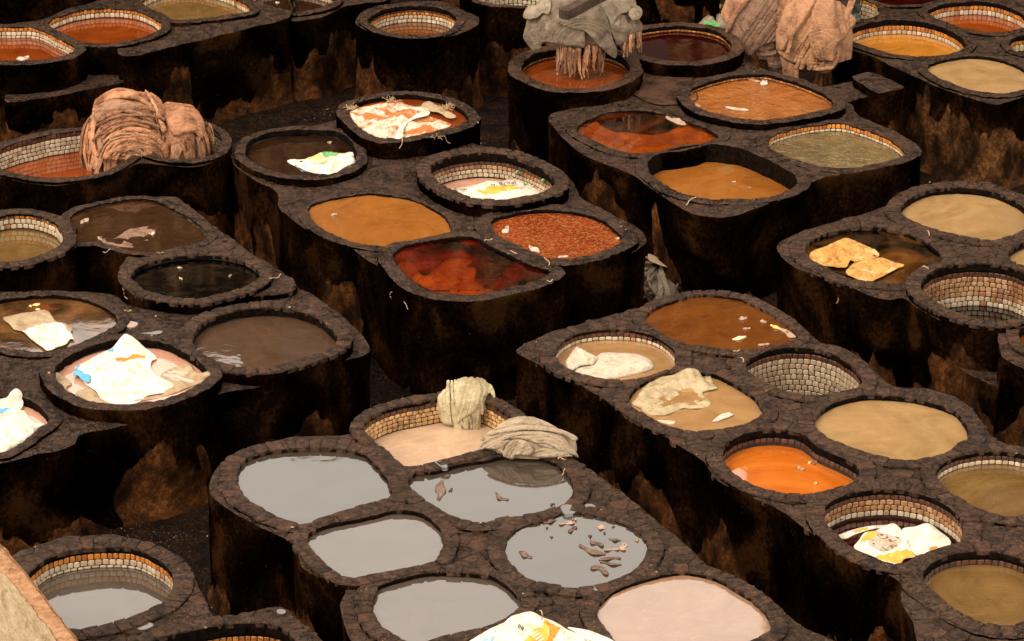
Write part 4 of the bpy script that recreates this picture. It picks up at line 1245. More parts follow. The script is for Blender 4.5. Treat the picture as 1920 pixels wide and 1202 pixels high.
def core(name, heap, mat, parent, origin, below=.3, amp=.03, freq=4, seed=1, shrink=.93):
    V, F = [], []
    nu, nv = 64, 22
    for j in range(nv):
        if j < 14:
            el = math.pi / 2 * (1 - j / 13.0)
            k, zz = math.cos(el), math.sin(el) * heap.h
        else:
            k, zz = 1.0, -below * (j - 13) / (nv - 14)
        g = 1 + max(0, -zz) * heap.fl
        for i in range(nu):
            t = 2 * math.pi * i / nu
            x, y = heap.a * k * math.cos(t) * g, heap.b * k * math.sin(t) * g
            cr, sr = math.cos(heap.rot), math.sin(heap.rot)
            V.append((heap.c[0] + (x * cr - y * sr) * shrink, heap.c[1] + (x * sr + y * cr) * shrink, heap.c[2] + zz * shrink))
    V = np.array(V)
    nn = heap.normal(V)
    V = V + nn * folds(V, amp, freq, (0, .3, 1), seed)[:, None]
    F = [(j * nu + i, j * nu + (i + 1) % nu, (j + 1) * nu + (i + 1) % nu, (j + 1) * nu + i) for j in range(nv - 1) for i in range(nu)]
    F = [f[::-1] for f in F]
    return mesh_obj(name, V, F, mat, parent, origin=origin)
def strips(name, heap, n, mats, parent, origin, phi=(-math.pi, math.pi), width=(.05, .13), hang=(.05, .35), start=(60, 95), drift=.5, layer=.05, seed=3, taper=.4, nl=18, nwid=6, rag=.012):
    """hides slung over a heap: each a limp strip that follows the surface and then hangs; every strip its own object"""
    r = random.Random(seed)
    for k in range(n):
        p0 = r.uniform(*phi)
        wd = r.uniform(*width)
        hg = r.uniform(*hang)
        st = math.radians(r.uniform(*start))
        dr = r.uniform(-drift, drift)
        lay = .012 + layer * (k + 1) / n + r.uniform(0, .01)
        ns = r.uniform(0, 100)
        V, F = [], []
        arc = st * (heap.h + max(heap.a, heap.b)) / 2
        tot = arc + hg
        for i in range(nl):
            s_ = tot * i / (nl - 1)
            if s_ < arc:
                el, zb = st * (1 - s_ / arc), 0
            else:
                el, zb = 0, -(s_ - arc)
            kk, zz = math.cos(el), math.sin(el) * heap.h + zb
            g = 1 + max(0, -zb) * heap.fl
            phc = p0 + dr * (s_ / tot) * 1.2 + .12 * math.sin(ns + s_ * 6)
            tw = wd * (1 - taper * max(0, (i / (nl - 1) - .6) / .4)) * (.6 if i == 0 else 1)
            for j in range(nwid):
                v = (j / (nwid - 1) - .5) * tw
                rr = max(.12, (heap.a * abs(math.sin(phc)) + heap.b * abs(math.cos(phc))) * max(kk, .25))
                ph = phc + v / rr
                x, y = heap.a * kk * math.cos(ph) * g, heap.b * kk * math.sin(ph) * g
                cr, sr = math.cos(heap.rot), math.sin(heap.rot)
                curl = -abs(v / wd) ** 2 * .05 * wd * 4 + .010 * math.sin(j * 2.4 + ns + i * .5)
                nx, ny, nz = math.cos(ph) * kk, math.sin(ph) * kk, math.sin(el)
                o_ = lay + curl
                xx, yy = x + nx * o_, y + ny * o_
                V.append((heap.c[0] + xx * cr - yy * sr, heap.c[1] + xx * sr + yy * cr, heap.c[2] + zz + nz * o_ - (r.uniform(0, .035) if i == nl - 1 else 0)))
        V = np.array(V)
        V += np.stack([fbm(V + ns, 7, 2, 5), fbm(V + ns, 7, 2, 6), fbm(V + ns, 7, 2, 7)], 1) * rag
        Nn = len(V)
        F = [(i * nwid + j, i * nwid + j + 1, (i + 1) * nwid + j + 1, (i + 1) * nwid + j) for i in range(nl - 1) for j in range(nwid - 1)]
        c3 = heap.c + [0, 0, 0]
        inn = heap.normal(V) * .012
        V2 = V - inn
        tri = F + [tuple(x + Nn for x in f[::-1]) for f in F]
        ring = [j for j in range(nwid)] + [i * nwid + nwid - 1 for i in range(1, nl)] + [(nl - 1) * nwid + j for j in range(nwid - 2, -1, -1)] + [i * nwid for i in range(nl - 2, 0, -1)]
        for a_, b_ in zip(ring, ring[1:] + ring[:1]): tri.append((a_, b_, b_ + Nn, a_ + Nn))
        mesh_obj(name, np.vstack([V, V2]), tri, mats[r.randrange(len(mats))], parent, origin=origin)

def mat_cloth(name, base, dark, stain=None, bumpd=.01, rough=.8, sc=9, rnd=0, wet=None):
    k = NT(name)
    p = k.pos()
    n = k.noise(p, sc, 5, .65, .4)
    col = k.ramp(n, [(.30, dark), (.55, base)])
    if stain:
        for c, s_, th, am in stain:
            sm = k.ramp(k.noise(p, s_, 5, .6, 1.0), [(th, (0, 0, 0)), (th + .07, (1, 1, 1))])
            col = k.mix(k.math('MULTIPLY', sm, am), col, c)
    if rnd:
        oi = k.n('ObjectInfo')
        v = k.math('MULTIPLY_ADD', oi.outputs['Random'], rnd * 2, 1 - rnd)
        cb = k.n('CombineColor'); [k.l(v, cb.inputs[i]) for i in range(3)]
        col = k.mix(1.0, col, cb.outputs[0], 'MULTIPLY')
    b = k.bump(k.noise(p, 45, 4, .6), bumpd, .5)
    b = k.bump(k.noise(p, 14, 3, .5, 1.5), bumpd * 2, .5, b)
    return k.done(k.bsdf(col, rough, b, .35))
M['sack'] = mat_cloth('white_sack', (0.64, 0.57, 0.48), (0.4, 0.31, 0.21), [((0.60, 0.33, 0.13), 2.2, .60, .7), ((0.10, 0.04, 0.02), 9, .72, .6)])
M['sackcream'] = mat_cloth('cream_sack', (0.33, 0.235, 0.135), (0.22, 0.135, 0.065), [((0.25, 0.11, 0.03), 3, .60, .6)])
M['sackstained'] = mat_cloth('dye_stained_sack', (0.56, 0.46, 0.35), (0.36, 0.21, 0.1), [((0.36, 0.10, 0.012), 2.8, .50, .95), ((0.30, 0.34, 0.24), 3.5, .66, .6)])
M['amber_sack'] = mat_cloth('amber_soaked_sack', (0.42, 0.22, 0.05), (0.26, 0.085, 0.012), [((0.50, 0.37, 0.19), 3.5, .58, .8), ((0.12, 0.03, 0.005), 14, .62, .7)])
M['sacking'] = mat_cloth('grey_sacking', (0.165, 0.118, 0.078), (0.095, 0.063, 0.038), [((0.08, 0.05, 0.03), 7, .62, .6), ((0.36, 0.28, 0.20), 2.5, .60, .6)])
M['sacklight'] = mat_cloth('pale_sacking', (0.25, 0.19, 0.13), (0.15, 0.105, 0.068), [((0.10, 0.06, 0.04), 9, .66, .6)])
M['p_green'] = mat_cloth('green_print', (0.12, 0.32, 0.09), (0.07, 0.20, 0.07), [((0.35, 0.55, 0.25), 12, .60, .7)])
M['p_yellow'] = mat_cloth('yellow_print', (0.60, 0.34, 0.045), (0.42, 0.19, 0.02), [((0.75, 0.60, 0.30), 10, .60, .7)])
M['p_orange'] = mat_cloth('orange_print', (0.50, 0.20, 0.02), (0.30, 0.10, 0.01))
M['p_blue'] = mat_cloth('blue_print', (0.10, 0.32, 0.48), (0.05, 0.20, 0.33))
M['p_teal'] = mat_cloth('teal_print', (0.25, 0.48, 0.52), (0.12, 0.30, 0.35), [((.7, .7, .65), 14, .55, .8)])
M['p_specks'] = mat_cloth('smudged_print', (0.42, 0.34, 0.25), (0.3, 0.2, 0.12), [((0.09, 0.03, 0.012), 17, .53, .95)])
M['p_ink'] = mat_simple('black_print_ink', (0.015, 0.015, 0.013), (0.03, 0.03, 0.028), 10, .7, 0)
M['hide_tan'] = mat_cloth('tan_hide', (0.34, 0.165, 0.08), (0.125, 0.05, 0.022), [((0.11, 0.05, 0.028), 5, .60, .6)], .014, sc=5)
M['hide_brown'] = mat_cloth('rust_brown_hide', (0.37, 0.165, 0.078), (0.12, 0.042, 0.018), [((0.07, 0.03, 0.016), 6, .60, .6)], .014, sc=6, rnd=.35)
M['hide_brown2'] = mat_cloth('pale_brown_hide', (0.41, 0.205, 0.108), (0.16, 0.064, 0.029), [((0.10, 0.05, 0.03), 7, .60, .5)], .012, sc=6, rnd=.35)
M['hide_dark'] = mat_cloth('dull_brown_hide', (0.19, 0.10, 0.06), (0.09, 0.045, 0.026), [((0.04, 0.02, 0.012), 7, .58, .6)], .012)
M['hide_pale'] = mat_cloth('pale_cream_hide', (0.42, 0.345, 0.205), (0.22, 0.165, 0.085), [((0.22, 0.14, 0.06), 4, .60, .5)], .012, sc=6)
M['hide_roll'] = mat_cloth('pale_tan_rolled_hide', (0.32, 0.235, 0.155), (0.17, 0.115, 0.068), [((0.15, 0.085, 0.045), 4, .62, .6)], .012, sc=6)
M['hide_white'] = mat_cloth('white_hide', (0.46, 0.38, 0.285), (0.32, 0.23, 0.145), [((0.36, 0.24, 0.13), 10, .62, .5)], .02)
M['hide_wet'] = mat_cloth('wet_cream_hide', (0.36, 0.27, 0.15), (0.22, 0.145, 0.07), [((0.30, 0.19, 0.08), 6, .6, .5)], .012, .35)
M['hide_glow'] = mat_cloth('orange_soaked_hide_painted_glow', (0.85, 0.50, 0.16), (0.60, 0.20, 0.03), [((0.92, 0.75, 0.45), 5, .56, .8)], .01, .3)  # soaked orange; bright noise patches paint in the glow near the dye surface
M['scrap'] = mat_cloth('brown_leather_trimming', (0.15, 0.080, 0.050), (0.035, 0.018, 0.012), None, .01, .35, 16)
M['scrap_pale'] = mat_cloth('pale_trimming', (0.36, 0.24, 0.16), (0.24, 0.14, 0.08), None, .01, .5, 16)
M['straw'] = mat_simple('straw', (0.50, 0.36, 0.20), (0.30, 0.18, 0.08), 30, .8, 0)

def V_(sub):
    for v in VATS:
        if sub in v['label']: return v
    raise KeyError(sub)

# ---- sacks and hides lying in the vats
z = V_('big white sack')['zl']
A8 = Z(80, 620, 1 / 6.0)
root = empty('plastic_sack', P(235, 700, z), 'big white plastic sack with a torn blue patch spread over the raised vat at left', 'sack')
sheet('sack_body', A8('360,420 500,330 670,240 780,185 930,32 1040,85 1150,185 1225,235 1285,300 1225,335 1225,425 1380,540 1480,600 1400,680 1180,720 1060,800 860,822 650,752 600,670 480,590 420,500'), z + .02,
      [M['sack'], M['p_orange'], M['p_blue']], root, .045, 2.4, 4, lifts=[(237, 628, .14, 38), (240, 700, .05, 60), (180, 690, .03, 20)], dome=.03, origin=root.location,
      patches=[(A8('730,225 780,180 800,210 795,238 745,243'), 2), (A8('800,315 1000,262 1160,258 1165,280 940,325'), 1)])
sheet('sack_corner', A8('55,455 75,448 140,452 220,500 330,590 265,640 335,700 300,712 180,640 120,540 70,500'), z + .02, [M['sackcream']], root, .04, 4, 5, lifts=[(92, 697, .11, 14)], origin=root.location)
sheet('sack_flap', A8('1330,490 1480,405 1660,370 1700,440 1760,472 1870,452 1885,500 1500,690 1100,785 1000,800 1180,712 1470,605 1400,560'), z + .015, [M['sackcream']], root, .045, 3, 6, lifts=[(389, 699, .11, 22)], origin=root.location)
sheet('sack_flap', A8('370,690 540,640 600,680 650,748 860,752 862,824 740,822 500,785'), z + .012, [M['sackcream']], root, .03, 4, 7, origin=root.location)
sheet('torn_patch', A8('345,490 372,410 405,380 460,425 470,455 500,430 525,450 520,480 557,492 520,572 440,540 400,505'), z + .055, [M['p_blue']], root, .06, 7, 8, step=1.6, origin=root.location)
A30 = Z(0, 540, 240 / 874.0)
z = V_('stuffed with a white sack')['zl']
root = empty('plastic_sack', P(20, 810, z), 'crumpled white plastic sack with a blue stripe in the vat at the lower left edge', 'sack')
sheet('sack_body', A30('-100,900 60,860 160,835 230,900 312,915 262,950 240,1010 150,1070 60,1110 0,1135 -110,1150'), z + .03, [M['sack']], root, .07, 2.8, 11, dome=.06, origin=root.location)
sheet('sack_flap', A30('-100,770 40,745 80,700 115,684 148,712 156,800 115,845 0,885 -100,895'), z + .03, [M['sack'], M['p_blue']], root, .05, 3, 12, lifts=[(25, 730, .13, 38)], patches=[(A30('-100,840 0,822 50,798 68,820 0,848 -100,870'), 1)], origin=root.location)
z = V_('soaked cream sack')['zl']
root = empty('plastic_sack', P(70, 620, z), 'soaked cream sack floating in the milky amber vat at the left edge', 'sack')
sheet('sack_body', A30('20,197 90,178 200,160 320,145 355,190 392,228 450,240 495,268 485,300 508,345 480,345 450,380 400,400 320,425 290,400 220,350 150,290 95,275 60,240'), z + .032, [M['sackcream'], M['sack']], root, .045, 2.6, 13, patches=[(A30('150,290 330,240 420,230 520,350 320,430'), 1)], origin=root.location)
sheet('sack_corner', A30('190,120 260,100 330,110 340,125 410,135 330,150 210,148'), z + .002, [M['hide_glow']], root, .02, 5, 14, origin=root.location)

z = V_('green and white sack')['zl']
A21 = Z(530, 270, 1 / 12.0)
root = empty('plastic_sack', P(605, 300, z), 'small white sack with a green patch floating in the dark brown vat', 'sack')
sheet('sack_body', A21('100,370 240,330 420,330 560,295 700,260 850,190 1050,160 1300,200 1580,175 1610,290 1645,400 1420,500 1250,600 1180,665 1130,690 950,675 800,650 570,600 380,530 240,460'), z + .012,
      [M['sack'], M['p_green'], M['hide_glow'], M['p_yellow'], M['p_teal']], root, .05, 4, 15, step=1.5, dome=.03, lifts=[(660, 290, .05, 12)], origin=root.location,
      patches=[(A21('420,330 720,220 930,290 800,350 620,345'), 2), (A21('830,190 960,165 1310,205 1190,300 940,295'), 1), (A21('640,465 980,350 1030,372 800,470'), 3), (A21('370,510 560,482 500,575'), 4)])
z = V_('stained white sacks')['zl']
A22 = Z(640, 170, 280 / 1920.0)
root = empty('plastic_sack', P(745, 225, z), 'orange stained white sacks crammed into the raised vat, frayed at the edges', 'sack')
sheet('sack_body', A22('90,290 170,240 350,200 560,150 700,135 850,172 1000,205 1060,205 1140,270 1000,330 1180,335 1300,380 1420,430 1300,480 1000,590 800,600 640,620 450,590 300,520 210,450'), z + .02,
      [M['sackstained']], root, .075, 3.0, 16, dome=.04, origin=root.location, fold=(.02, 4, (1, .4, 0)))
sheet('sack_flap', A22('1030,190 1110,130 1200,160 1330,232 1480,330 1390,345 1260,280 1130,250'), z + .05, [M['sackcream']], root, .05, 5, 17, origin=root.location)
sheet('sack_flap', A22('700,560 760,440 850,330 1000,280 1140,262 1130,300 960,350 880,390 800,500 790,600 680,615'), z + .07, [M['sack']], root, .05, 4, 18, origin=root.location, fold=(.02, 6, (1, .5, 0)))
def tuft(cx, cy, z, n, ln, parent, seed, spread=1.0, mat='straw', origin=(0, 0, 0)):
    r = random.Random(seed)
    base = P(cx, cy, z)
    V, F = [], []
    for _ in range(n):
        a, el = r.uniform(0, 6.28), r.uniform(.3, 1.4)
        L_ = ln * r.uniform(.4, 1)
        b0 = base + Vector((r.uniform(-1, 1), r.uniform(-1, 1), 0)) * ln * .4 * spread
        d = Vector((math.cos(a) * math.cos(el), math.sin(a) * math.cos(el), math.sin(el)))
        prev = b0
        k0 = len(V)
        sd = d.cross(Vector((0, 0, 1))).normalized() * .0035
        for s_ in range(5):
            t = s_ / 4
            p = b0 + d * L_ * t + Vector((0, 0, -1)) * L_ * .5 * t * t * r.uniform(.4, 1.2)
            V += [tuple(p + sd), tuple(p - sd), tuple(p + Vector((0, 0, .005)))]
        for s_ in range(4):
            a0 = k0 + s_ * 3
            for i in range(3): F.append((a0 + i, a0 + (i + 1) % 3, a0 + 3 + (i + 1) % 3, a0 + 3 + i))
    return mesh_obj('frayed_edge', V, F, M[mat], parent, origin=origin)
for k, (cx, cy, n) in enumerate(((658, 205, 34), (733, 190, 30), (835, 205, 26), (846, 200, 14), (815, 258, 10))):
    tuft(cx, cy, z + .07, n, .13, root, 20 + k, origin=root.location)
z = V_('printed white and green sack')['zl']
A23 = Z(800, 280, 260 / 1920.0)
root = empty('plastic_sack', P(930, 350, z), 'white sack with green corners, a yellow stain and black lettering, floating in the tiled vat', 'sack')
ob = sheet('sack_body', A23('200,520 330,542 480,520 620,500 720,470 860,430 1050,430 1160,380 1270,290 1340,370 1420,480 1500,462 1560,470 1600,400 1660,405 1668,520 1640,580 1400,630 1120,680 900,700 740,700 600,670 450,640 350,600 280,565'), z + .015,
      [M['sack'], M['p_green'], M['p_yellow'], M['p_blue']], root, .04, 2.6, 19, step=1.8, dome=.02, lifts=[(972, 320, .22, 15), (1019, 336, .24, 13)], origin=root.location,
      patches=[(A23('1210,330 1275,285 1390,430 1425,490 1350,515 1290,400'), 1), (A23('1520,485 1600,395 1670,395 1670,520 1600,555 1530,530'), 1), (A23('690,582 940,525 1200,518 1275,560 1050,592 870,612'), 2), (A23('1375,430 1420,480 1400,490 1360,440'), 3)])
def lettering(txt, px, py, z, size, rotz, parent, mat, origin, tilt=0):
    cu = bpy.data.curves.new('lettering', 'FONT')
    cu.body = txt
    cu.size = size
    cu.extrude = .0015
    tmp = bpy.data.objects.new('tmp', cu)
    COL.objects.link(tmp)
    bpy.context.view_layer.update()
    me = bpy.data.meshes.new_from_object(tmp.evaluated_get(bpy.context.evaluated_depsgraph_get()))
    bpy.data.objects.remove(tmp)
    me.materials.clear(); me.materials.append(mat)
    o = bpy.data.objects.new('lettering', me)
    COL.objects.link(o)
    o.parent = parent
    p = P(px, py, z)
    o.location = p - Vector(origin)
    o.rotation_euler = (tilt, 0, rotz)
    return o
lettering('o. Brital', 921, 349, z + .085, .105, .30, root, M['p_ink'], root.location, .15)
lettering('Brital', 851, 357.5, z + .06, .080, .14, root, M['p_ink'], root.location, .15)

z = V_('torn printed paper')['zl']
A51 = Z(1540, 960, 260 / 1920.0)
root = empty('paper_sack', P(1640, 1020, z), 'torn paper sack with orange print and rust splashes, left one in the tiled vat', 'paper sack')
sheet('sack_body', A51('450,480 520,380 600,280 760,250 880,185 1010,150 1120,250 1210,420 1312,592 1150,640 1090,712 900,690 740,612 570,545'), z + .03, [M['sack'], M['p_specks'], M['p_yellow']], root, .02, 1.6, 21, step=1.8,
      patches=[(A51('650,330 800,280 1100,360 1110,430 860,560 650,450'), 1), (A51('540,400 560,350 670,255 780,285 720,360 600,400'), 2), (A51('740,612 1190,490 1312,592 1120,715 900,690'), 2)], lifts=[(1676, 985, .05, 20)], origin=root.location)
sheet('sack_strip', A51('220,332 450,230 760,178 1000,168 940,205 720,225 500,285 310,362'), z + .012, [M['sack'], M['p_yellow']], root, .015, 3, 22, step=1.8, patches=[(A51('440,280 460,240 650,215 640,240'), 1)], origin=root.location)
root = empty('paper_sack', P(1735, 1010, z), 'cream paper sack with a rusty corner, right one in the tiled vat', 'paper sack')
sheet('sack_body', A51('1120,232 1300,190 1480,145 1640,260 1780,370 1792,430 1600,495 1500,540 1322,592 1210,420'), z + .045, [M['sack'], M['p_orange'], M['p_yellow']], root, .02, 1.6, 23, step=1.8, lifts=[(1740, 985, .05, 20)],
      patches=[(A51('1440,600 1520,480 1600,470 1600,600'), 1), (A51('1045,250 1090,245 1215,400 1190,425'), 2)], origin=root.location)

z = V_('amber vat with a folded')['zl']
A53 = Z(1500, 420, 260 / 1920.0)
root = empty('plastic_sack', P(1590, 490, z), 'yellow cream sack folded in two just under the amber dye', 'sack')
sheet('sack_body', A53('128,440 150,395 300,330 470,262 620,190 760,230 900,290 1040,350 1100,420 1020,480 880,505 760,520 700,500 640,592 440,582 300,560 180,510'), z + .034, [M['amber_sack']], root, .065, 4.0, 24, step=2, origin=root.location, edge=.0)
sheet('sack_fold', A53('636,660 700,580 760,530 900,500 1100,460 1280,505 1445,560 1350,605 1200,680 1080,742 970,790 860,772 720,722'), z + .040, [M['amber_sack']], root, .06, 4.0, 25, step=2, origin=root.location)
z = V_('tan hides just under')['zl']
root = empty('hide', P(1230, 255, z), 'orange soaked hides folded in the full vat of deep red dye', 'hide')
sheet('hide_body', PX('1086,244 1100,236 1118,226 1128,236 1150,246 1190,248 1230,252 1270,238 1290,222 1322,244 1342,260 1300,274 1230,284 1170,285 1118,264'), z - .032, [M['hide_glow']], root, .06, 2.2, 26, fold=(.02, 5, (1, -.4, 0)), origin=root.location)
sheet('hide_edge', TB('1740,625 1780,612 1830,640 1850,665 1800,660 1760,640'), z + .015, [M['scrap_pale']], root, .03, 6, 27, step=1.5, origin=root.location)
z = V_('blood red vat')['zl']
root = empty('hide', P(830, 515, z), 'orange hide glowing in the blood red vat', 'hide')
sheet('hide_body', TE('305,330 350,390 440,450 560,488 720,486 770,466 690,400 650,362 705,310 640,294 560,306 500,360 440,390 370,320'), z - .042, [M['hide_glow']], root, .035, 3.0, 28, fold=(.022, 5, (.6, 1, 0)), origin=root.location)
sheet('hide_fold', TE('612,362 720,350 702,425 640,405'), z - .032, [M['hide_glow']], root, .02, 5, 29, origin=root.location)
sheet('hide_fold', TE('560,480 700,462 820,466 760,486 640,492'), z - .034, [M['hide_glow']], root, .02, 5, 30, origin=root.location)
z = V_('single white hide')['zl']
A45 = Z(1040, 620, 400 / 1920.0)
root = empty('hide', P(1140, 685, z), 'white hide floating like a flat loaf in the round tiled vat', 'hide')
sheet('hide_body', A45('160,350 240,290 340,262 420,200 600,195 760,210 850,250 890,320 860,350 700,392 560,422 420,432 250,402'), z + .012, [M['hide_white']], root, .02, 3, 31, dome=.045, origin=root.location)
sheet('hide_neck', A45('100,310 120,240 200,150 260,170 380,230 355,290 240,312 150,352'), z + .05, [M['hide_white']], root, .09, 5, 32, step=1.8, dome=.03, origin=root.location)
z = V_('wrinkled cream hide')['zl']
root = empty('hide', P(1270, 740, z), 'wrinkled cream hide half sunk in the milky tan vat and folded over its rim', 'hide')
sheet('hide_body', A45('690,650 720,620 860,450 1060,390 1200,345 1300,345 1400,390 1412,430 1445,490 1470,520 1330,560 1410,650 1300,700 1150,700 1000,760 850,745 760,690'), z + .010, [M['hide_wet']], root, .07, 3.0, 33, lifts=[(1285, 700, .07, 40), (1195, 735, .05, 26)], fold=(.03, 5, (1, -.35, 0)), origin=root.location)
sheet('hide_tip', A45('1420,812 1480,760 1560,735 1612,750 1530,785'), z + .02, [M['hide_white']], root, .03, 6, 34, step=1.5, origin=root.location)
sheet('hide_tip', A45('920,800 1000,800 1085,815 1060,835 980,822'), z + .01, [M['hide_white']], root, .02, 6, 35, step=1.5, origin=root.location)
z = V_('half sunk pale hide')['zl']
o = sheet('hide', TD('540,180 600,195 700,140 800,125 865,122 840,150 800,200 740,235 640,235 570,222 545,205'), z + .004, [M['hide_dark']], None, .05, 4, 36, fold=(.03, 5, (1, .5, 0)), label='dull brown hide half sunk in the four sided muddy vat', cat='hide')
z = 1.345
A43 = Z(880, 1130, 300 / 1920.0)
root = empty('plastic_sack', P(1010, 1190, z), 'white sack printed with an orange and yellow panel lying on the bottom rim', 'sack')
sheet('sack_body', A43('280,560 290,430 360,300 500,160 600,130 740,105 880,170 1040,230 1150,300 1400,420 1385,470 1300,640 600,680'), z + .03, [M['sack'], M['p_yellow'], M['p_orange']], root, .035, 2.2, 37, dome=.06, origin=root.location, step=2,
      patches=[(A43('640,470 700,380 790,320 860,300 900,215 960,235 950,440 900,620 560,620'), 1), (A43('900,215 1105,312 1000,440 980,600 880,620 940,420 960,300'), 2)])
sheet('sack_flap', A43('50,425 200,330 350,262 425,235 345,340 300,430 280,560 -60,600 -20,470'), z + .01, [M['sack'], M['p_teal']], root, .03, 4, 38, patches=[(A43('145,440 300,418 290,560 130,560'), 1)], origin=root.location, step=2)
sheet('sack_flap', A43('1180,288 1460,340 1600,390 1745,462 1800,620 1300,640 1385,450 1300,360'), z + .02, [M['sack']], root, .05, 3.4, 39, origin=root.location, step=2)
for k, (a, b) in enumerate(((600, 275), (618, 285), (636, 298), (650, 310))):
    x, y = 880 + a * .15625, 1130 + b * .15625
    sheet('printed_bar', [(x, y - 3.4), (x + 1.2, y - 3.0), (x - 2.2, y + 4.2), (x - 3.2, y + 3.6)], z + .125, [M['p_ink']], root, .0, 3, 40, step=1.0, origin=root.location, edge=0, thick=.002)
for k, (a, b) in enumerate(((790, 350), (820, 375), (850, 405), (870, 440))):
    x, y = 880 + a * .15625, 1130 + b * .15625
    sheet('printed_bar', [(x - 9, y + 5), (x, y - 1), (x + 4, y - 3), (x + 4, y - 1), (x, y + 1.4), (x - 8, y + 7)], z + .130, [M['sack']], root, .0, 3, 40, step=1.0, origin=root.location, edge=0, thick=.002)

# ---- the big rust brown pile of hides, two lobes over the wall between two vats
c1 = P(243, 262, 1.36)
h1 = Heap(c1, .53, .42, .58, 0, .05)
c2 = P(341, 262, 1.36)
h2 = Heap(c2, .32, .38, .40, 0, .05)
root = empty('hide_pile', Vector((c1.x, c1.y, 1.30)), 'big heap of rust brown hides slung over the wall between two vats', 'hide pile')
og = root.location
core('hide_heap', h1, M['hide_brown'], root, og, .25, .04, 6, 1)
core('hide_heap', h2, M['hide_brown'], root, og, .30, .03, 7, 2)
AP = Z(150, 150, 250 / 1768.0)
def big(outline, heap, off, seed, mat, axis=(1, .2, -.3), amp=.035, freq=6, thick=.03, pf=None):
    drape('hide', outline, heap, off, [M[mat]], root, amp, freq, axis, seed, 1.7, 0, 4, (), thick, og, .16, .02, pf=pf or ('arc', 246, 292, 11, .045, 1.1))
big(AP('180,560 200,400 240,280 330,200 500,132 660,145 800,180 940,190 1040,290 1140,460 1220,620 1210,740 1080,720 1000,520 860,330 700,270 480,270 300,330 230,440'), h1, .05, 41, 'hide_brown', (1, .1, -.5))
big(AP('210,560 250,400 380,300 600,290 760,360 900,500 1010,640 1050,760 960,640 780,500 560,440 400,470 300,560 260,640'), h1, .075, 42, 'hide_brown2', (1, 0, -.5))
big(AP('260,720 330,560 440,450 600,450 760,520 880,670 980,660 1050,770 1020,900 900,800 700,700 500,720 360,860'), h1, .055, 43, 'hide_brown', (1, .2, .4))
big(AP('330,1040 350,880 430,760 560,700 760,700 940,760 1010,880 1040,1030 900,1050 700,1060 500,1050'), h1, .085, 44, 'hide_brown2', (1, .3, .5), .045, 7)
big(AP('840,200 920,290 1000,420 1100,640 1110,680 1060,700 1010,560 950,380 860,250'), h1, .10, 45, 'hide_brown2', (.4, .1, -1), .015, 9)
big(AP('620,970 760,900 900,920 1000,980 1040,1035 960,1050 860,1040 740,1045 660,1090 610,1060'), h1, .12, 46, 'hide_tan', (1, .2, .3), .04, 9, pf=('arc', 262, 310, 14, .03, 1.2))
big(AP('1080,420 1150,320 1280,330 1420,350 1530,420 1600,520 1640,700 1600,780 1500,700 1380,720 1240,740 1160,560'), h2, .05, 47, 'hide_brown', (.3, .1, -1), .04, 8, pf=('arc', 330, 310, 9, .03, 1.5))
mainL = AP('180,560 200,400 240,280 330,200 500,132 660,145 800,180 940,190 1040,290 1140,460 1200,740 1040,1020 700,1060 500,1050 330,1040 240,800')
bands('hide', h1, mainL, 'arc', 250, 300, (28, 128), (8, 172), (4, 9), 170, (.07, .16), [M['hide_brown'], M['hide_brown'], M['hide_brown2']], root, og, 301)
mainR = AP('1080,420 1150,320 1280,330 1420,350 1530,420 1600,520 1640,800 1500,900 1240,900 1160,560')
bands('hide', h2, mainR, 'arc', 335, 305, (30, 100), (20, 160), (4, 8), 80, (.06, .13), [M['hide_brown'], M['hide_brown2']], root, og, 302)
strips('hide', h1, 46, [M['hide_brown'], M['hide_brown2']], root, og, (-math.pi, -.05), (.04, .09), (.10, .34), (4, 22), .25, .06, 51)
strips('hide', h1, 16, [M['hide_brown'], M['hide_brown2']], root, og, (-2.9, -2.2), (.04, .08), (.25, .42), (10, 45), .2, .09, 52)
strips('hide', h2, 30, [M['hide_brown'], M['hide_brown2']], root, og, (-2.4, .5), (.035, .08), (.2, .42), (4, 26), .2, .07, 53)
strips('hide', h1, 12, [M['hide_brown']], root, og, (0, math.pi), (.08, .14), (.1, .3), (30, 80), .5, .05, 54)
strips('hide', h2, 8, [M['hide_brown']], root, og, (.5, 3), (.08, .12), (.1, .3), (30, 80), .5, .05, 55)

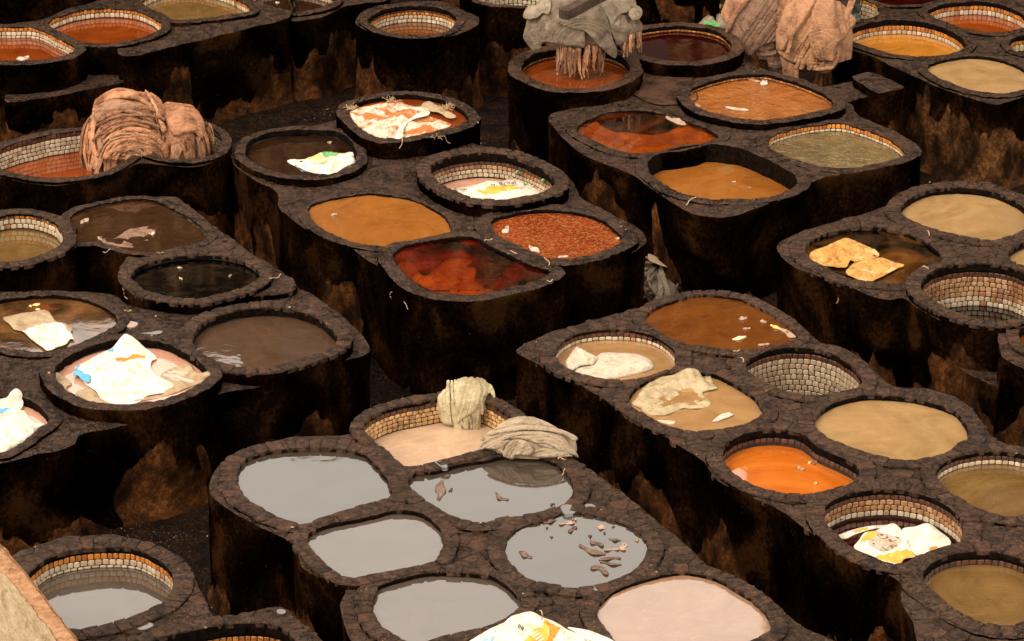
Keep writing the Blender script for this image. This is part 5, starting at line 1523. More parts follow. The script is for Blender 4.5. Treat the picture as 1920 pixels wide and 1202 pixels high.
# ---- grey sacking heap over the raised round vat, wet strips of hide hanging under it
c3 = P(1092, 58, 1.85)
h3 = Heap(c3, .74, .42, .50, 0, -.35)
root = empty('sacking_heap', Vector((c3.x, c3.y, 1.45)), 'heap of hides covered by torn grey sacking above the round orange red vat', 'covered hide heap')
og = root.location
core('hide_heap', h3, M['hide_dark'], root, og, .12, .03, 6, 5)
AS = Z(970, 0, .125)
for k, (s_, mt, off) in enumerate((
    ('1330,250 1450,200 1560,230 1780,280 1852,380 1830,470 1780,545 1640,612 1500,662 1440,560', 'sacking', .03),
    ('135,540 165,420 200,300 300,170 440,60 620,-30 900,-90 1050,60 1030,300 1010,470 1000,690 880,685 760,670 640,645 560,632 400,620 370,700 320,730 270,742 200,650', 'sacking', .05),
    ('1000,90 1100,-40 1300,-120 1600,-100 1700,0 1735,80 1720,165 1640,200 1560,222 1480,262 1440,320 1395,385 1350,290 1270,180 1200,110', 'sacklight', .07),
    ('600,330 700,230 850,140 1000,82 1130,80 1210,95 1280,190 1320,270 1370,430 1420,600 1465,730 1440,842 1350,790 1250,690 1130,575 1000,455 860,430 720,390', 'sacking', .10),
    ('200,312 225,215 280,165 350,150 440,65 530,90 505,240 430,235 350,295', 'sacklight', .13),
    ('1615,232 1720,150 1790,210 1752,310 1670,325', 'sacklight', .11))):
    drape('sacking_sheet', AS(s_), h3, off, [M[mt]], root, .012, 5, (.5, 0, -1), 60 + k, 1.8, .055, 4.2, (), .012, og, .3, .0)
h3b = Heap(P(1088, 84, 1.72), .26, .20, .10, 0, 0)
strips('hide_strip', h3b, 54, [M['hide_brown'], M['hide_dark'], M['hide_brown2']], root, og, (-math.pi, 0.0), (.025, .05), (.12, .40), (5, 30), .1, .05, 71, .5)
h3c = Heap(P(1180, 62, 1.85), .12, .18, .08, 0, 0)
strips('hide_strip', h3c, 10, [M['hide_brown2']], root, og, (-2.0, 0.2), (.02, .04), (.12, .26), (5, 30), .1, .04, 72, .5)
# the timber lying on top
def beam(name, a, b, wdt, hgt, mat, label, cat):
    a, b = Vector(a), Vector(b)
    d = (b - a); ln = d.length
    V, F = [], []
    nseg = 14
    sec = [(-1, -1), (0, -1.08), (1, -1), (1.06, 0), (1, 1), (0, 1.05), (-1, 1), (-1.07, 0)]
    for i in range(nseg + 1):
        t = i / nseg * ln
        for x, y in sec: V.append((t, x * wdt / 2, y * hgt / 2))
    V = np.array(V)
    V += np.stack([fbm(V, 6, 3, 1), fbm(V, 6, 3, 2), fbm(V, 6, 3, 3)], 1) * .012
    for i in range(nseg):
        for j in range(8): F.append((i * 8 + j, i * 8 + (j + 1) % 8, (i + 1) * 8 + (j + 1) % 8, (i + 1) * 8 + j))
    F += [tuple(range(7, -1, -1)), tuple(range(nseg * 8, nseg * 8 + 8))]
    o = mesh_obj(name, V, F, mat, None, smooth=False, loc=a)
    o.rotation_euler = d.to_track_quat('X', 'Z').to_euler()
    return tag(o, label, cat)
M['timber'] = mat_simple('blackened_timber', (0.012, 0.007, 0.004), (0.075, 0.036, 0.018), 9, .8, .02)
beam('timber', P(1057, 28, 2.42), P(1165, -30, 2.55), .15, .13, M['timber'], 'blackened timber lying on top of the grey sacking heap', 'timber')

# ---- tan hides slung over the wall at the top right
c4 = P(1532, 70, 1.42)
h4 = Heap(c4, .52, .34, .52, 0, .0)
AR = Z(1300, 0, 340 / 1920.0)
root = empty('draped_hides', Vector((c4.x, c4.y, 1.2)), 'plump bundle of tan hides slung over the wall left of the yellow ochre vat', 'hide bundle')
og = root.location
core('hide_heap', h4, M['hide_tan'], root, og, .3, .03, 5, 7)
drape('hide', AR('895,300 905,160 940,60 1030,-30 1300,-60 1400,30 1590,80 1655,170 1692,240 1650,320 1590,400 1550,440 1535,640 1480,720 1400,770 1330,760 1180,690 1000,645 890,530 885,400'), h4, .04, [M['hide_tan']], root, .055, 3.6, (.5, 0, -1), 81, 1.7, 0, 3, (), .03, og, .2, .03, pf=('lin', 28, 0, 7, .06, .35))
drape('hide', AR('1290,60 1400,30 1580,75 1650,170 1692,240 1640,330 1590,400 1500,480 1470,640 1400,640 1320,640 1260,560 1220,380 1230,250'), h4, .10, [M['hide_tan']], root, .055, 5, (.35, 0, -1), 82, 1.7, 0, 4, (), .03, og, .15, .05, pf=('lin', -12, 0, 8, .06, .4))
drape('hide', AR('930,100 1010,0 1180,-20 1300,40 1220,200 1120,340 1040,440 990,540 930,530 900,420'), h4, .09, [M['hide_tan']], root, .05, 4.6, (.45, 0, -1), 83, 1.7, 0, 4, (), .03, og, .15, .05, pf=('lin', 20, 0, 7, .045, .5))
drape('hide', AR('1180,640 1260,560 1330,640 1440,630 1520,560 1500,700 1400,772 1330,762 1220,720'), h4, .09, [M['hide_tan']], root, .05, 7, (1, 0, .6), 84, 1.7, 0, 4, (), .03, og, .15, .05, pf=('arc', 1535, 70, 9, .04, .9))
mainT = AR('895,300 905,160 940,60 1030,-30 1300,-60 1400,30 1590,80 1655,170 1692,240 1650,320 1590,400 1550,440 1535,640 1480,720 1400,770 1330,760 1180,690 1000,645 890,530')
bands('hide', h4, mainT, 'lin', -34, 5, (1475, 1590), (-5, 128), (7, 14), 22, (.085, .13), [M['hide_tan']], root, og, 303, .022)
drape('hide_flap', AR('905,590 960,610 1060,690 1100,700 1098,860 1020,880 945,860 930,700'), h4, -.02, [M['hide_tan']], root, .03, 5, (0, 0, -1), 85, 1.7, 0, 4, (), .03, og, .12, .0, pf=('lin', 0, 0, 9, .03, .5))
c5 = P(1428, 45, 1.5)
h5 = Heap(c5, .50, .32, .52, 0, .0)
root = empty('draped_hides', Vector((c5.x, c5.y, 1.2)), 'darker brown bundle of hides hanging beside the plump tan bundle', 'hide bundle')
og = root.location
core('hide_heap', h5, M['hide_dark'], root, og, .3, .03, 5, 8)
drape('hide', AR('365,330 400,200 335,190 350,120 400,20 500,-60 1000,-80 950,60 905,200 890,420 760,480 680,530 620,600 540,560 440,440'), h5, .04, [M['hide_dark']], root, .035, 6, (.5, 0, -1), 86, 1.7, .0, 3, (), .03, og, .10, .03, pf=('lin', 35, 0, 12, .035, .35))
drape('hide', AR('335,180 360,90 430,-40 640,-60 560,60 470,180 400,320 370,350 370,240'), h5, .09, [M['hide_tan']], root, .03, 5, (.5, 0, -1), 87, 1.7, .0, 3, (), .03, og, .12, .03, pf=('lin', 25, 0, 9, .035, .4))
drape('hide', AR('640,540 700,480 860,430 905,560 1000,650 960,780 880,780 800,720 780,650 700,630'), h5, .0, [M['hide_dark']], root, .045, 6, (1, 0, -.7), 88, 1.7, .0, 3, (), .03, og, .15, .03, pf=('arc', 1440, 60, 9, .04, .8))

# ---- pale cloth hanging into the cream vat, and the rolled hide beside it
AC = Z(650, 700, 460 / 1920.0)
zr = V_('hung with a pale cloth')['z']
c6 = P(872, 749, zr - .02)
h6 = Heap(c6, .25, .11, .09, -.1, .0)
root = empty('draped_hide', Vector((c6.x, c6.y, zr)), 'pale cream hide hung over the back rim of the cream vat', 'hide')
og = root.location
core('hide_roll', h6, M['hide_pale'], root, og, .1, .02, 8, 9)
drape('hide_drape', AC('850,75 900,55 960,50 1060,60 1130,100 1160,170 1155,195 1120,155 1090,185 1065,205 1050,300 1032,440 940,442 850,440 835,400 820,300 815,180 800,115'), h6, .03, [M['hide_pale']], root, .035, 9, (0, 0, 1), 91, 1.4, 0, 3, (), .02, og, .07, .02, pf=('lin', 4, 0, 10, .040, .35))
drape('hide_fold', AC('800,130 815,160 830,250 842,400 770,392 735,330 720,235 742,172'), h6, .045, [M['hide_pale']], root, .02, 14, (0, 0, 1), 92, 1.4, .01, 8, (), .02, og, .12, .02, pf=('lin', 0, 0, 16, .02, .8))
drape('hide_fold', AC('840,100 1000,70 1040,110 1050,200 1000,290 920,350 870,390 860,300 850,200'), h6, .07, [M['hide_pale']], root, .022, 9, (-.2, 0, 1), 93, 1.4, 0, 8, (), .02, og, .08, .03, pf=('lin', 18, 0, 9, .030, .3))
mainP = AC('850,75 900,55 960,50 1060,60 1130,100 1160,170 1090,185 1050,300 1032,440 940,442 770,392 720,235 800,115')
bands('hide_fold', h6, mainP, 'lin', 8, 2, (830, 908), (722, 806), (4, 8), 30, (.035, .075), [M['hide_pale']], root, og, 304, .012)
c7 = P(993, 836, 1.345)
h7 = Heap(c7, .53, .25, .26, -.12, .0)
root = empty('rolled_hide', Vector((c7.x, c7.y, 1.33)), 'pale tan rolled hide lying on the rim between the cream vat and a lime vat', 'hide')
og = root.location
core('hide_roll', h7, M['hide_roll'], root, og, .04, .02, 7, 10, .9)
drape('hide_wrap', AC('1035,592 1090,510 1150,440 1250,372 1400,350 1550,380 1680,450 1760,560 1818,662 1760,645 1640,610 1500,570 1420,530 1300,520 1200,540 1100,580'), h7, .02, [M['hide_roll']], root, .035, 6, (1, 0, -.25), 94, 1.5, 0, 3, (), .03, og, .13, .03, pf=('arc', 985, 915, 8, .035, .9))
drape('hide_wrap', AC('1060,592 1140,545 1230,520 1290,530 1240,600 1300,668 1240,645 1190,612 1100,594'), h7, .03, [M['hide_roll']], root, .03, 9, (1, 0, .2), 95, 1.5, 0, 3, (), .03, og, .15, .03, pf=('arc', 985, 915, 13, .03, 1.1))
mainQ = AC('1035,592 1090,510 1150,440 1250,372 1400,350 1550,380 1680,450 1760,560 1818,662 1300,668')
bands('hide_fold', h7, mainQ, 'arc', 985, 930, (62, 165), (20, 155), (5, 10), 40, (.03, .075), [M['hide_roll']], root, og, 305, .014)
drape('hide_fold', AC('1230,640 1250,570 1300,525 1400,530 1470,600 1440,640 1330,640 1305,668'), h7, .055, [M['hide_roll']], root, .03, 9, (.4, 0, 1), 96, 1.5, 0, 3, (), .03, og, .12, .03, pf=('lin', 30, 0, 12, .03, .5))
drape('hide_fold', AC('1380,640 1450,600 1560,580 1680,590 1765,645 1600,660 1450,655'), h7, .03, [M['hide_roll']], root, .03, 10, (1, 0, 0), 97, 1.5, 0, 3, (), .03, og, .12, .02, pf=('lin', 80, 0, 14, .025, .4))

# ---- grey discarded hides on the ground in the gap beside the foamy red vat
c8 = P(1236, 522, .05)
h8 = Heap(c8, .36, .75, .16, 0, .0)
root = empty('discarded_hides', Vector((c8.x, c8.y, .0)), 'tangle of grey brown discarded hides on the ground between two blocks', 'hide pile')
og = root.location
core('hide_heap', h8, M['sacking'], root, og, .05, .03, 8, 11)
strips('hide_scrap', h8, 44, [M['sacking'], M['hide_dark'], M['sacklight']], root, og, (-math.pi, math.pi), (.03, .08), (.0, .08), (30, 88), 1.4, .05, 101)
AG = Z(1170, 420, 150 / 1288.0)
o = sheet('plastic_scrap', AG('390,470 440,480 520,520 560,570 620,625 700,690 640,670 560,640 440,590 392,550'), .35, [M['sackcream']], None, .05, 5, 102, step=1.6, label='cream torn sheet caught in the gap beside the foamy red vat', cat='scrap')

# ---- rubbish at the top behind the maroon vat
root = empty('rubbish_bag', P(1338, 40, .12), 'crumpled white and green plastic rubbish behind the maroon vat', 'rubbish')
AT = Z(1300, 0, 340 / 1920.0)
sheet('bag_body', AT('50,250 100,190 130,155 210,180 240,230 250,150 300,140 340,170 385,230 350,310 290,330 200,320 120,300'), .45, [M['sacklight'], M['p_green']], root, .14, 6, 103, step=1.5, dome=.10, patches=[(AT('110,220 160,200 260,260 290,320 190,310 130,280'), 1)], origin=root.location)
M['dkglass'] = mat_simple('dark_glass', (0.02, 0.012, 0.006), (0.03, 0.018, 0.01), 5, .15, 0)
def lathe(name, prof, mat, parent, loc, rot, seg=18):
    V, F = [], []
    for r_, z_ in prof:
        for i in range(seg):
            t = 2 * math.pi * i / seg
            V.append((r_ * math.cos(t), r_ * math.sin(t), z_))
    for k in range(len(prof) - 1):
        for i in range(seg): F.append((k * seg + i, k * seg + (i + 1) % seg, (k + 1) * seg + (i + 1) % seg, (k + 1) * seg + i))
    F += [tuple(range(seg - 1, -1, -1)), tuple(range((len(prof) - 1) * seg, len(prof) * seg))]
    o = mesh_obj(name, V, F, mat, parent, loc=loc)
    o.rotation_euler = rot
    return o
root = empty('bottle', P(1346, 13, .35), 'small bottle with a yellow label lying behind the maroon vat', 'bottle')
root.rotation_euler = (0, math.radians(84), math.radians(12))
lathe('glass_body', [(.02, -.12), (.034, -.118), (.038, -.10), (.038, .06), (.034, .085), (.016, .12), (.014, .16)], M['dkglass'], root, (0, 0, 0), (0, 0, 0))
lathe('label', [(.0385, -.08), (.0392, -.08), (.0392, .045), (.0385, .045)], M['p_yellow'], root, (0, 0, 0), (0, 0, 0))
M['redcap'] = mat_simple('red_cap', (0.45, 0.02, 0.02), (0.5, 0.03, 0.02), 5, .5, 0)
lathe('cap', [(.016, .155), (.018, .16), (.018, .185), (.014, .188)], M['redcap'], root, (0, 0, 0), (0, 0, 0))
# ------------------------------------------------------------------ leather trimmings and scraps afloat
def scrap(cx, cy, ln, wd, ang, z, mat, label, group, seed, bend=.3, curl=.010, cat='scrap'):
    """a limp lens of leather: ln, wd in photo pixels, ang in degrees in the picture"""
    r = random.Random(seed)
    m, w_ = 13, 5
    V = []
    ca, sa = math.cos(math.radians(ang)), -math.sin(math.radians(ang))
    for i in range(m):
        t = i / (m - 1)
        half = wd / 2 * (math.sin(math.pi * (t * .92 + .04)) ** .7) * (1 + .25 * math.sin(t * 9 + seed))
        x = (t - .5) * ln
        yb = bend * wd * math.sin(math.pi * t) + .12 * wd * math.sin(t * 7 + seed * 2)
        for j in range(w_):
            v = (j / (w_ - 1) - .5) * 2
            y = yb + v * half
            px, py = cx + x * ca - y * sa * 1.0, cy + x * sa + y * ca * .55
            zz = z + .004 + curl * abs(v) ** 2 + .006 * math.sin(t * 8 + seed)
            V.append(tuple(P(px, py, zz)))
    V = np.array(V)
    N = len(V)
    ff = np.array([f for i in range(m - 1) for j in range(w_ - 1) for f in ((i * w_ + j, i * w_ + j + 1, (i + 1) * w_ + j + 1), (i * w_ + j, (i + 1) * w_ + j + 1, (i + 1) * w_ + j))])
    ff = orient_up(V, ff, np.array([0, 0, 1.0]))
    VV, F, MI = thicken(V, ff, np.array([0, 0, .012]), np.zeros(len(ff), int))
    org = V.mean(0)
    return tag(mesh_obj('leather_scrap', VV, F, M[mat], None, MI, origin=org, loc=org), label, cat, group)
zA = V_('directly below the rolled')['zl']
gA = 'scraps afloat on the lime vats'
for a in ((826, 918, 36, 17, 78, 'large upright oval brown scrap in the lime vat below the rolled hide', 0.0), (839, 891, 12, 4, 5, 'tiny flat scrap above the large oval one in the lime vat', .2),
          (845, 917, 9, 4, 35, 'tiny tilted scrap right of the large oval brown one', .3), (941, 929, 27, 8, -28, 'curved dark sliver in the right half of the lime vat below the rolled hide', .9),
          (1036, 944, 9, 2.5, 6, 'small dark sliver near the right rim of the lime vat below the rolled hide', 0)):
    scrap(a[0], a[1], a[2], a[3], a[4], zA, 'scrap', a[5], gA, int(a[0]), a[6])
zB = V_('scattered with many')['zl']
AB = 340 / 1920.0
for (x, y, ln, wd, an, mt, lab, bd) in (
    (725, 258, 170, 44, 6, 'scrap', 'brown trimming tucked against the back left rim of the vat with many trimmings', .2),
    (918, 278, 165, 38, 4, 'scrap_pale', 'pale pink trimming at the back of the vat with many trimmings', .3),
    (980, 345, 105, 42, 28, 'scrap', 'short brown trimming pointing up right, below the pale pink one', .0),
    (1285, 320, 100, 70, -20, 'scrap_pale', 'ragged white clump at the back of the vat with many trimmings', .1),
    (1238, 492, 155, 50, -18, 'scrap', 'brown folded trimming just above the long black strip', .3),
    (1190, 565, 300, 66, -20, 'scrap', 'long black strip in the right half of the vat with many trimmings', .4),
    (1395, 560, 160, 22, 3, 'scrap_pale', 'thin pale strip joined to the right end of the long black strip', .1),
    (1520, 530, 100, 80, 40, 'scrap_pale', 'pinkish white triangular trimming near the right rim', .0),
    (1430, 455, 130, 26, -8, 'scrap', 'thin ragged brown sliver above the triangular trimming', .4),
    (1375, 662, 235, 34, 6, 'scrap', 'upper arm of the bent brown strip in the vat with many trimmings', -.5),
    (1385, 705, 230, 26, -9, 'scrap', 'lower arm of the bent brown strip in the vat with many trimmings', .5),
    (1270, 780, 200, 80, -22, 'scrap', 'broad curled brown trimming nearest the front rim', -.3),
    (482, 615, 150, 66, -25, 'scrap', 'lone brown trimming in the left half of the vat with many trimmings', .1),
    (710, 330, 24, 12, 0, 'scrap', 'tiny dark crumb below the brown trimming at the back left', 0),
    (757, 426, 36, 10, 0, 'scrap', 'tiny dark crumb left of the centre of the vat with many trimmings', 0),
    (1165, 415, 42, 22, -10, 'scrap', 'small dark crumb behind the brown folded trimming', .2),
    (1412, 316, 34, 12, 0, 'scrap', 'small dark crumb right of the ragged white clump', 0),
    (1318, 386, 26, 18, -20, 'scrap', 'small brown crumb below the ragged white clump', 0),
    (1662, 460, 44, 32, 20, 'scrap_pale', 'small white flake at the right rim of the vat with many trimmings', 0),
    (1000, 240, 50, 20, -10, 'scrap_pale', 'small white flake near the spill notch of the vat', 0),
    (1540, 842, 60, 30, 5, 'scrap', 'brown trimming caught on the front right rim of the vat', .1)):
    scrap(900 + x * AB, 930 + y * AB, ln * AB, wd * AB, an, zB, mt, lab, gA, int(x), bd)
zC = V_('drifting scraps')['zl']
gC = 'scraps afloat on the dye vats'
for (x, y, ln, wd, an, mt, lab, bd) in (
    (1393, 596, 16, 9, 10, 'scrap_pale', 'white oval scrap highest in the orange brown vat with drifting scraps', 0), (1431, 602, 12, 8, -10, 'scrap_pale', 'pale scrap right of the white oval one', 0),
    (1400, 615, 14, 4, 4, 'scrap_pale', 'thin pale sliver under the white oval scrap', 0), (1386, 632, 26, 8, 12, 'hide_glow', 'orange gleaming scrap at the front of the orange brown vat', .3),
    (1478, 624, 32, 12, -30, 'scrap_pale', 'pale ragged scrap in the right corner of the orange brown vat', 0), (1432, 645, 22, 5, 5, 'scrap_pale', 'white sliver against the front rim of the orange brown vat', 0),
    (1455, 612, 22, 6, -22, 'hide_glow', 'orange drifting scrap between the two pale ones', .2)):
    scrap(x, y, ln, wd, an, zC, mt, lab, gC, int(x), bd)
for key, rows in (
    ('bright orange dye', ((1501, 877, 14, 8, -25, 'scrap_pale', 'pale curled scrap in the bright orange dye'), (1518, 866, 9, 5, 30, 'hide_glow', 'small orange lump at the back of the bright orange dye'),
        (1528, 865, 10, 4, 60, 'scrap_pale', 'small white fleck at the back rim of the bright orange dye'), (1529, 905, 7, 4, 0, 'hide_glow', 'small lump at the front of the bright orange dye'))),
    ('foamy red', ((948, 430, 16, 12, 50, 'hide_white', 'white scrap at the left end of the foamy red vat'), (1002, 466, 24, 12, -30, 'hide_white', 'white scrap low in the middle of the foamy red vat'),
        (1056, 480, 20, 6, 3, 'hide_white', 'white sliver at the front rim of the foamy red vat'), (1158, 446, 10, 4, 0, 'hide_white', 'white fleck at the right end of the foamy red vat'))),
    ('four sided', ((158, 413, 18, 10, 30, 'scrap_pale', 'pink scrap at the left end of the four sided muddy vat'), (285, 436, 12, 9, 0, 'hide_white', 'white scrap on the half sunk pale hide'),
        (187, 446, 10, 6, -30, 'scrap_pale', 'pink scrap at the left tip of the half sunk hide'))),
    ('brim full smooth', ((626, 401, 12, 4, 12, 'hide_white', 'white sliver on the smooth tan vat'),)),
    ('edge with a floating white', ((520, 4, 8, 5, 0, 'hide_white', 'white scrap in the brown vat at the top edge'),)),
    ('white scrap at its back', ((1432, 152, 16, 14, 60, 'hide_white', 'white cloth tip at the back of the rippling orange vat'), (1308, 197, 12, 8, -10, 'scrap_pale', 'pale scrap at the left end of the rippling orange vat'), (1382, 203, 44, 7, -8, 'hide_white', 'long pale gleaming strip at the front of the rippling orange vat'),
        (1415, 150, 22, 5, -12, 'scrap_pale', 'thin pale strip beside the white cloth tip'))),
    ('light tan vat', ((1376, 340, 7, 4, 0, 'hide_white', 'white scrap near the middle of the light tan vat'), (1406, 351, 4, 3, 0, 'hide_white', 'white speck right of the one in the middle of the light tan vat'))),
    ('black vat', ((337, 501, 9, 3, -5, 'hide_white', 'white sliver left of centre in the black vat'), (339, 521, 7, 4, -30, 'hide_white', 'white crumb in the middle of the black vat'), (431, 516, 7, 2.4, 30, 'scrap_pale', 'pale sliver at the right of the black vat'))),
    ('white cloth tip afloat', ((43, 108, 24, 12, 10, 'hide_white', 'white cloth tip in the red dye at the left edge'),)),
    ('dark brown vat', ((618, 266, 9, 5, 0, 'scrap_pale', 'pale crumb at the back of the dark brown vat'),))):
    zz = V_(key)['zl']
    for x, y, ln, wd, an, mt, lab in rows: scrap(x, y, ln, wd, an, zz, mt, lab, gC, int(x), .1)

# ------------------------------------------------------------------ puddles standing on the masonry
def puddle(pts, z, liq, label):
    q = ccw(spline([P(x, y, z) for x, y in pts], .02))
    n = normals(q)
    q = q + n * (fbm(np.c_[q, np.zeros(len(q))], 14, 3, 5) * .012)[:, None]
    c = q.mean(0)
    V = np.vstack([np.c_[q, np.full(len(q), z)], np.c_[q + n * .01, np.full(len(q), z - .03)]])
    N = len(q)
    F = [tuple(range(N))] + [(i, i + N, (i + 1) % N + N, (i + 1) % N) for i in range(N)]
    tag(mesh_obj('puddle', V, F, L[liq], None, smooth=False, origin=(c[0], c[1], z), loc=(c[0], c[1], z)), label, 'puddle', 'puddles on the vat rims')
puddle(TH('1300,480 1320,465 1350,468 1365,485 1350,503 1315,505'), 1.318, 'lime', 'small round puddle of lime water on the rim right of the spill notch')
puddle(TH('1180,478 1215,468 1250,480 1262,498 1240,520 1205,520 1185,500'), 1.338, 'lime', 'lime water standing in the notch between two lime vats')
puddle(TH('960,905 1010,898 1060,903 1080,918 1030,925 985,920'), 1.318, 'pink', 'thin pinkish puddle on the brickwork left of the peach pink vat')
puddle(TH('1290,915 1330,900 1390,905 1385,925 1340,940 1310,935'), 1.336, 'lime', 'grey puddle on the front rim of the vat full of trimmings')
puddle(TH('500,240 530,235 570,262 555,272'), 1.352, 'lime', 'narrow wet streak on the rim left of the cream vat')
puddle(TD('650,640 700,635 740,645 725,665 690,668 665,655'), 1.168, 'pink', 'small shiny puddle between the two sack covered vats at left')
puddle(TD('745,705 800,695 870,688 865,700 800,712 750,714'), 1.168, 'lime', 'long thin puddle behind the big white sack')
puddle(TG('725,1115 770,1100 810,1102 825,1118 790,1135 750,1140'), 1.218, 'lime_warm', 'pale square puddle on the pavers at the bottom left')
puddle(TG('1485,1035 1510,1030 1535,1040 1520,1055 1490,1052'), 1.222, 'lime', 'tiny puddle on the corner of the bottom left block')

# ------------------------------------------------------------------ worker standing behind the tan hides, cut off by the top edge
def worker():
    base = P(1586, 41, 1.27)
    J = {'pel': (0, 0, .95), 'ch': (0, -.08, 1.20), 'neck': (0, -.16, 1.44), 'head': (0, -.20, 1.56), 'top': (0, -.20, 1.70),
         'shl': (-.19, -.14, 1.40), 'ell': (-.27, -.26, 1.12), 'wrl': (-.22, -.46, .98), 'hal': (-.21, -.53, .95),
         'shr': (.19, -.14, 1.40), 'elr': (.27, -.26, 1.12), 'wrr': (.20, -.46, .98), 'har': (.19, -.53, .95),
         'hil': (-.10, 0, .90), 'knl': (-.13, -.04, .50), 'anl': (-.14, .02, .09), 'tol': (-.15, -.13, .045),
         'hir': (.10, 0, .90), 'knr': (.13, -.05, .50), 'anr': (.14, 0, .09), 'tor': (.16, -.15, .045)}
    R_ = {'pel': .15, 'ch': .16, 'neck': .06, 'head': .095, 'top': .07, 'shl': .07, 'ell': .048, 'wrl': .032, 'hal': .035, 'hil': .10, 'knl': .075, 'anl': .065, 'tol': .045}
    E = [('pel', 'ch'), ('ch', 'neck'), ('neck', 'head'), ('head', 'top'), ('ch', 'shl'), ('shl', 'ell'), ('ell', 'wrl'), ('wrl', 'hal'), ('ch', 'shr'), ('shr', 'elr'), ('elr', 'wrr'), ('wrr', 'har'),
         ('pel', 'hil'), ('hil', 'knl'), ('knl', 'anl'), ('anl', 'tol'), ('pel', 'hir'), ('hir', 'knr'), ('knr', 'anr'), ('anr', 'tor')]
    names = list(J)
    me = bpy.data.meshes.new('person')
    me.from_pydata([J[k] for k in names], [(names.index(a), names.index(b)) for a, b in E], [])
    o = bpy.data.objects.new('person', me)
    COL.objects.link(o)
    m = o.modifiers.new('skin', 'SKIN')
    sv = me.skin_vertices[0].data
    for i, k in enumerate(names):
        kk = k if k in R_ else k[:-1] + 'l'
        rr = R_[kk]
        sv[i].radius = (rr, rr * (.75 if k in ('ch', 'pel') else 1))
        sv[i].use_root = (k == 'pel')
    s_ = o.modifiers.new('sub', 'SUBSURF'); s_.levels = 2; s_.render_levels = 2
    bpy.context.view_layer.update()
    m2 = bpy.data.meshes.new_from_object(o.evaluated_get(bpy.context.evaluated_depsgraph_get()))
    o.modifiers.clear()
    o.data = m2
    m2.materials.clear()
    for k in ('waders', 'shirt', 'skin', 'hair'): m2.materials.append(M[k])
    for p in m2.polygons:
        c = p.center
        p.use_smooth = True
        p.material_index = 0 if c.z < 1.02 and abs(c.x) < .2 and c.y > -.3 else 2
        if c.z >= 1.02 and c.z < 1.46: p.material_index = 1
        if c.z > 1.62 or (c.z > 1.5 and c.y > -.18): p.material_index = 3
    o.location = base
    # baggy folds on the waders
    for v in m2.vertices:
        if v.co.z < .95 and abs(v.co.x) < .25: 
            v.co.x += .012 * math.sin(v.co.z * 40 + v.co.y * 20); v.co.y += .012 * math.sin(v.co.z * 33 + v.co.x * 25)
    for s2 in (-1, 1):
        for i in range(4):
            lathe('finger', [(.009, 0), (.009, .03), (.007, .055), (.004, .062)], M['skin'], o, (s2 * .20 + (i - 1.5) * .019, -.55, .94), (math.radians(115 + i * 4), 0, 0), 8)
        lathe('thumb', [(.011, 0), (.010, .03), (.006, .05)], M['skin'], o, (s2 * .20 - s2 * .04, -.50, .94), (math.radians(110), math.radians(-30 * s2), 0), 8)
    tag(o, 'worker in dark green waders standing behind the tan hides, only the legs in view', 'person')
M['waders'] = mat_simple('dark_green_waders', (0.008, 0.012, 0.008), (0.030, 0.042, 0.028), 4, .35, .01)
M['shirt'] = mat_simple('dark_shirt', (0.03, 0.035, 0.05), (0.06, 0.06, 0.08), 6, .9, .01)
M['skin'] = mat_simple('skin', (0.22, 0.11, 0.07), (0.28, 0.15, 0.09), 5, .5, 0)
M['hair'] = mat_simple('black_hair', (0.01, 0.008, 0.007), (0.02, 0.016, 0.014), 30, .6, .01)
worker()

# ------------------------------------------------------------------ strings, straws and flakes of hide dropped everywhere
bpy.context.view_layer.update()
dg = bpy.context.evaluated_depsgraph_get()
def surf(x, y):
    d = ray(x, y).normalized()
    ok, loc, nrm, idx, ob, mt = S.ray_cast(dg, Vector((0, 0, CZ)), d)
    return (loc, nrm, ob) if ok else (None, None, None)
VF, FF, MF = [], [], []
r = random.Random(5)
def flake(p, nrm, s, mi):
    t = nrm.orthogonal().normalized()
    a = r.uniform(0, 6.28)
    t = (Matrix.Rotation(a, 3, nrm) @ t)
    b = nrm.cross(t)
    l, w2 = s * r.uniform(.6, 1.6), s * r.uniform(.3, .8)
    k = len(VF)
    q = [p + t * l * .5 + b * w2 * r.uniform(-.3, .3), p + b * w2 * .5, p - t * l * .5, p - b * w2 * .5]
    for i, v in enumerate(q): VF.append(tuple(v + nrm * (.003 + r.uniform(0, .006) * (i % 2))))
    VF.append(tuple(p + nrm * (.006 + s * .25)))
    for i in range(4):
        FF.append((k + i, k + (i + 1) % 4, k + 4)); MF.append(mi)
n_try = 0
clusters = [(r.uniform(0, 1920), r.uniform(0, 1202)) for _ in range(150)]
while n_try < 9000:
    n_try += 1
    if r.random() < .62:
        c = r.choice(clusters)
        x, y = c[0] + r.gauss(0, 22), c[1] + r.gauss(0, 9)
    else:
        x, y = r.uniform(-20, 1940), r.uniform(-10, 1210)
    p, nn, ob = surf(x, y)
    if p is None or nn.z < .75 or ob.name.split('.')[0] not in ('masonry_block', 'rim', 'brick', 'paving_stone', 'ground'): continue
    big_ = r.random() < .03
    flake(p, nn, r.uniform(.018, .035) if big_ else r.uniform(.006, .016), 0 if r.random() < .68 else (1 if r.random() < .75 else 2))
M['flake1'] = mat_simple('rusty_hide_flakes', (0.16, 0.065, 0.030), (0.30, 0.13, 0.06), 40, .8, 0)
M['flake2'] = mat_simple('dark_flakes', (0.02, 0.012, 0.009), (0.05, 0.03, 0.02), 40, .6, 0)
M['flake3'] = mat_simple('pale_flakes', (0.40, 0.26, 0.16), (0.60, 0.45, 0.30), 40, .8, 0)
o = mesh_obj('hide_flakes', VF, FF, [M['flake1'], M['flake2'], M['flake3']], None, MF, smooth=False)
tag(o, 'rusty flakes and crumbs of hide littering the rims', 'debris', kind='stuff')
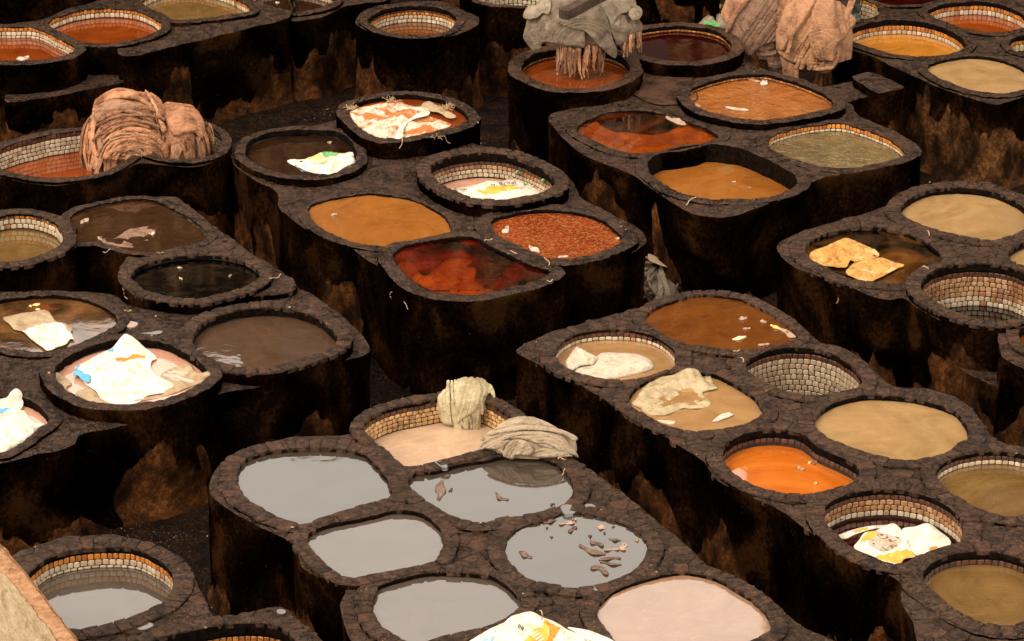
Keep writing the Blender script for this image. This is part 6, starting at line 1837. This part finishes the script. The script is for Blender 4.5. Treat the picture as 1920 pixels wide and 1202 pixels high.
# strings
def string(px, py, ln, ang, label, seed, mat='straw'):
    rr = random.Random(seed)
    p, nn, ob = surf(px, py)
    if p is None: return
    V, F = [], []
    a = math.radians(ang)
    cx, cy = px, py
    pts = []
    for i in range(9):
        q, n2, _ = surf(cx, cy)
        if q is None: break
        pts.append(q + Vector((0, 0, .008 + .006 * math.sin(i))))
        a += rr.uniform(-.6, .6)
        cx += math.cos(a) * ln / 8; cy -= math.sin(a) * ln / 8 
    for i, q in enumerate(pts):
        d = (pts[min(i + 1, len(pts) - 1)] - pts[max(i - 1, 0)]).normalized()
        u = d.cross(Vector((0, 0, 1)))
        if u.length < .1: u = Vector((1, 0, 0))
        u.normalize(); v = d.cross(u)
        for k in range(5):
            t = k * 6.283 / 5
            V.append(tuple(q + (u * math.cos(t) + v * math.sin(t)) * .006))
    for i in range(len(pts) - 1):
        for k in range(5): F.append((i * 5 + k, i * 5 + (k + 1) % 5, (i + 1) * 5 + (k + 1) % 5, (i + 1) * 5 + k))
    org = pts[0]
    tag(mesh_obj('string', V, F, M[mat], None, origin=org, loc=org), label, 'string', 'strings and straws dropped on the masonry')
for k, (x, y, ln, an, lab) in enumerate((
    (207, 468, 16, -100, 'pale string hanging from the front edge of the four sided muddy vat'), (307, 474, 14, -110, 'short string on the back rim of the black vat'),
    (230, 540, 26, -95, 'long straw on the left outer wall of the black vat'), (505, 523, 24, 15, 'pale straw lying right of the black vat'),
    (753, 260, 22, -55, 'straw hanging down the front of the raised vat of stained sacks'), (834, 255, 20, -80, 'second straw on the right front of the raised vat of stained sacks'),
    (736, 548, 16, -100, 'string on the left front wall under the blood red vat'), (758, 566, 18, -75, 'longer string on the front wall under the blood red vat'),
    (908, 452, 16, 20, 'curl of string on the corner behind the blood red vat'), (957, 472, 14, -10, 'twisted string between the blood red and foamy red vats'),
    (1020, 484, 22, -45, 'pale knotted string on the rim in front of the foamy red vat'), (1025, 528, 12, -15, 'string end on the right tip of the blood red vat rim'),
    (1286, 386, 26, 35, 'pale straw on the left front edge of the central block'), (1738, 434, 12, 10, 'white straw on the rim right of the amber vat'),
    (1730, 501, 14, 5, 'white string on the rim between the amber and stained tile vats'), (1388, 672, 14, 0, 'pale shaving behind the empty tiled vat'),
    (1375, 660, 12, -30, 'small curled shaving beside the one behind the empty tiled vat'), (1046, 862, 16, 10, 'pale string on the rim under the rolled hide'),
    (1059, 880, 16, -85, 'string hanging inside the lime vat under the rolled hide'), (1012, 1146, 20, -50, 'thin white string above the printed sack'),
    (1571, 560, 12, -80, 'short straw on the wall under the amber vat'), (233, 585, 14, 50, 'pink shred on the ledge behind the milky amber vat'))):
    string(x, y, ln, an, lab, 200 + k)
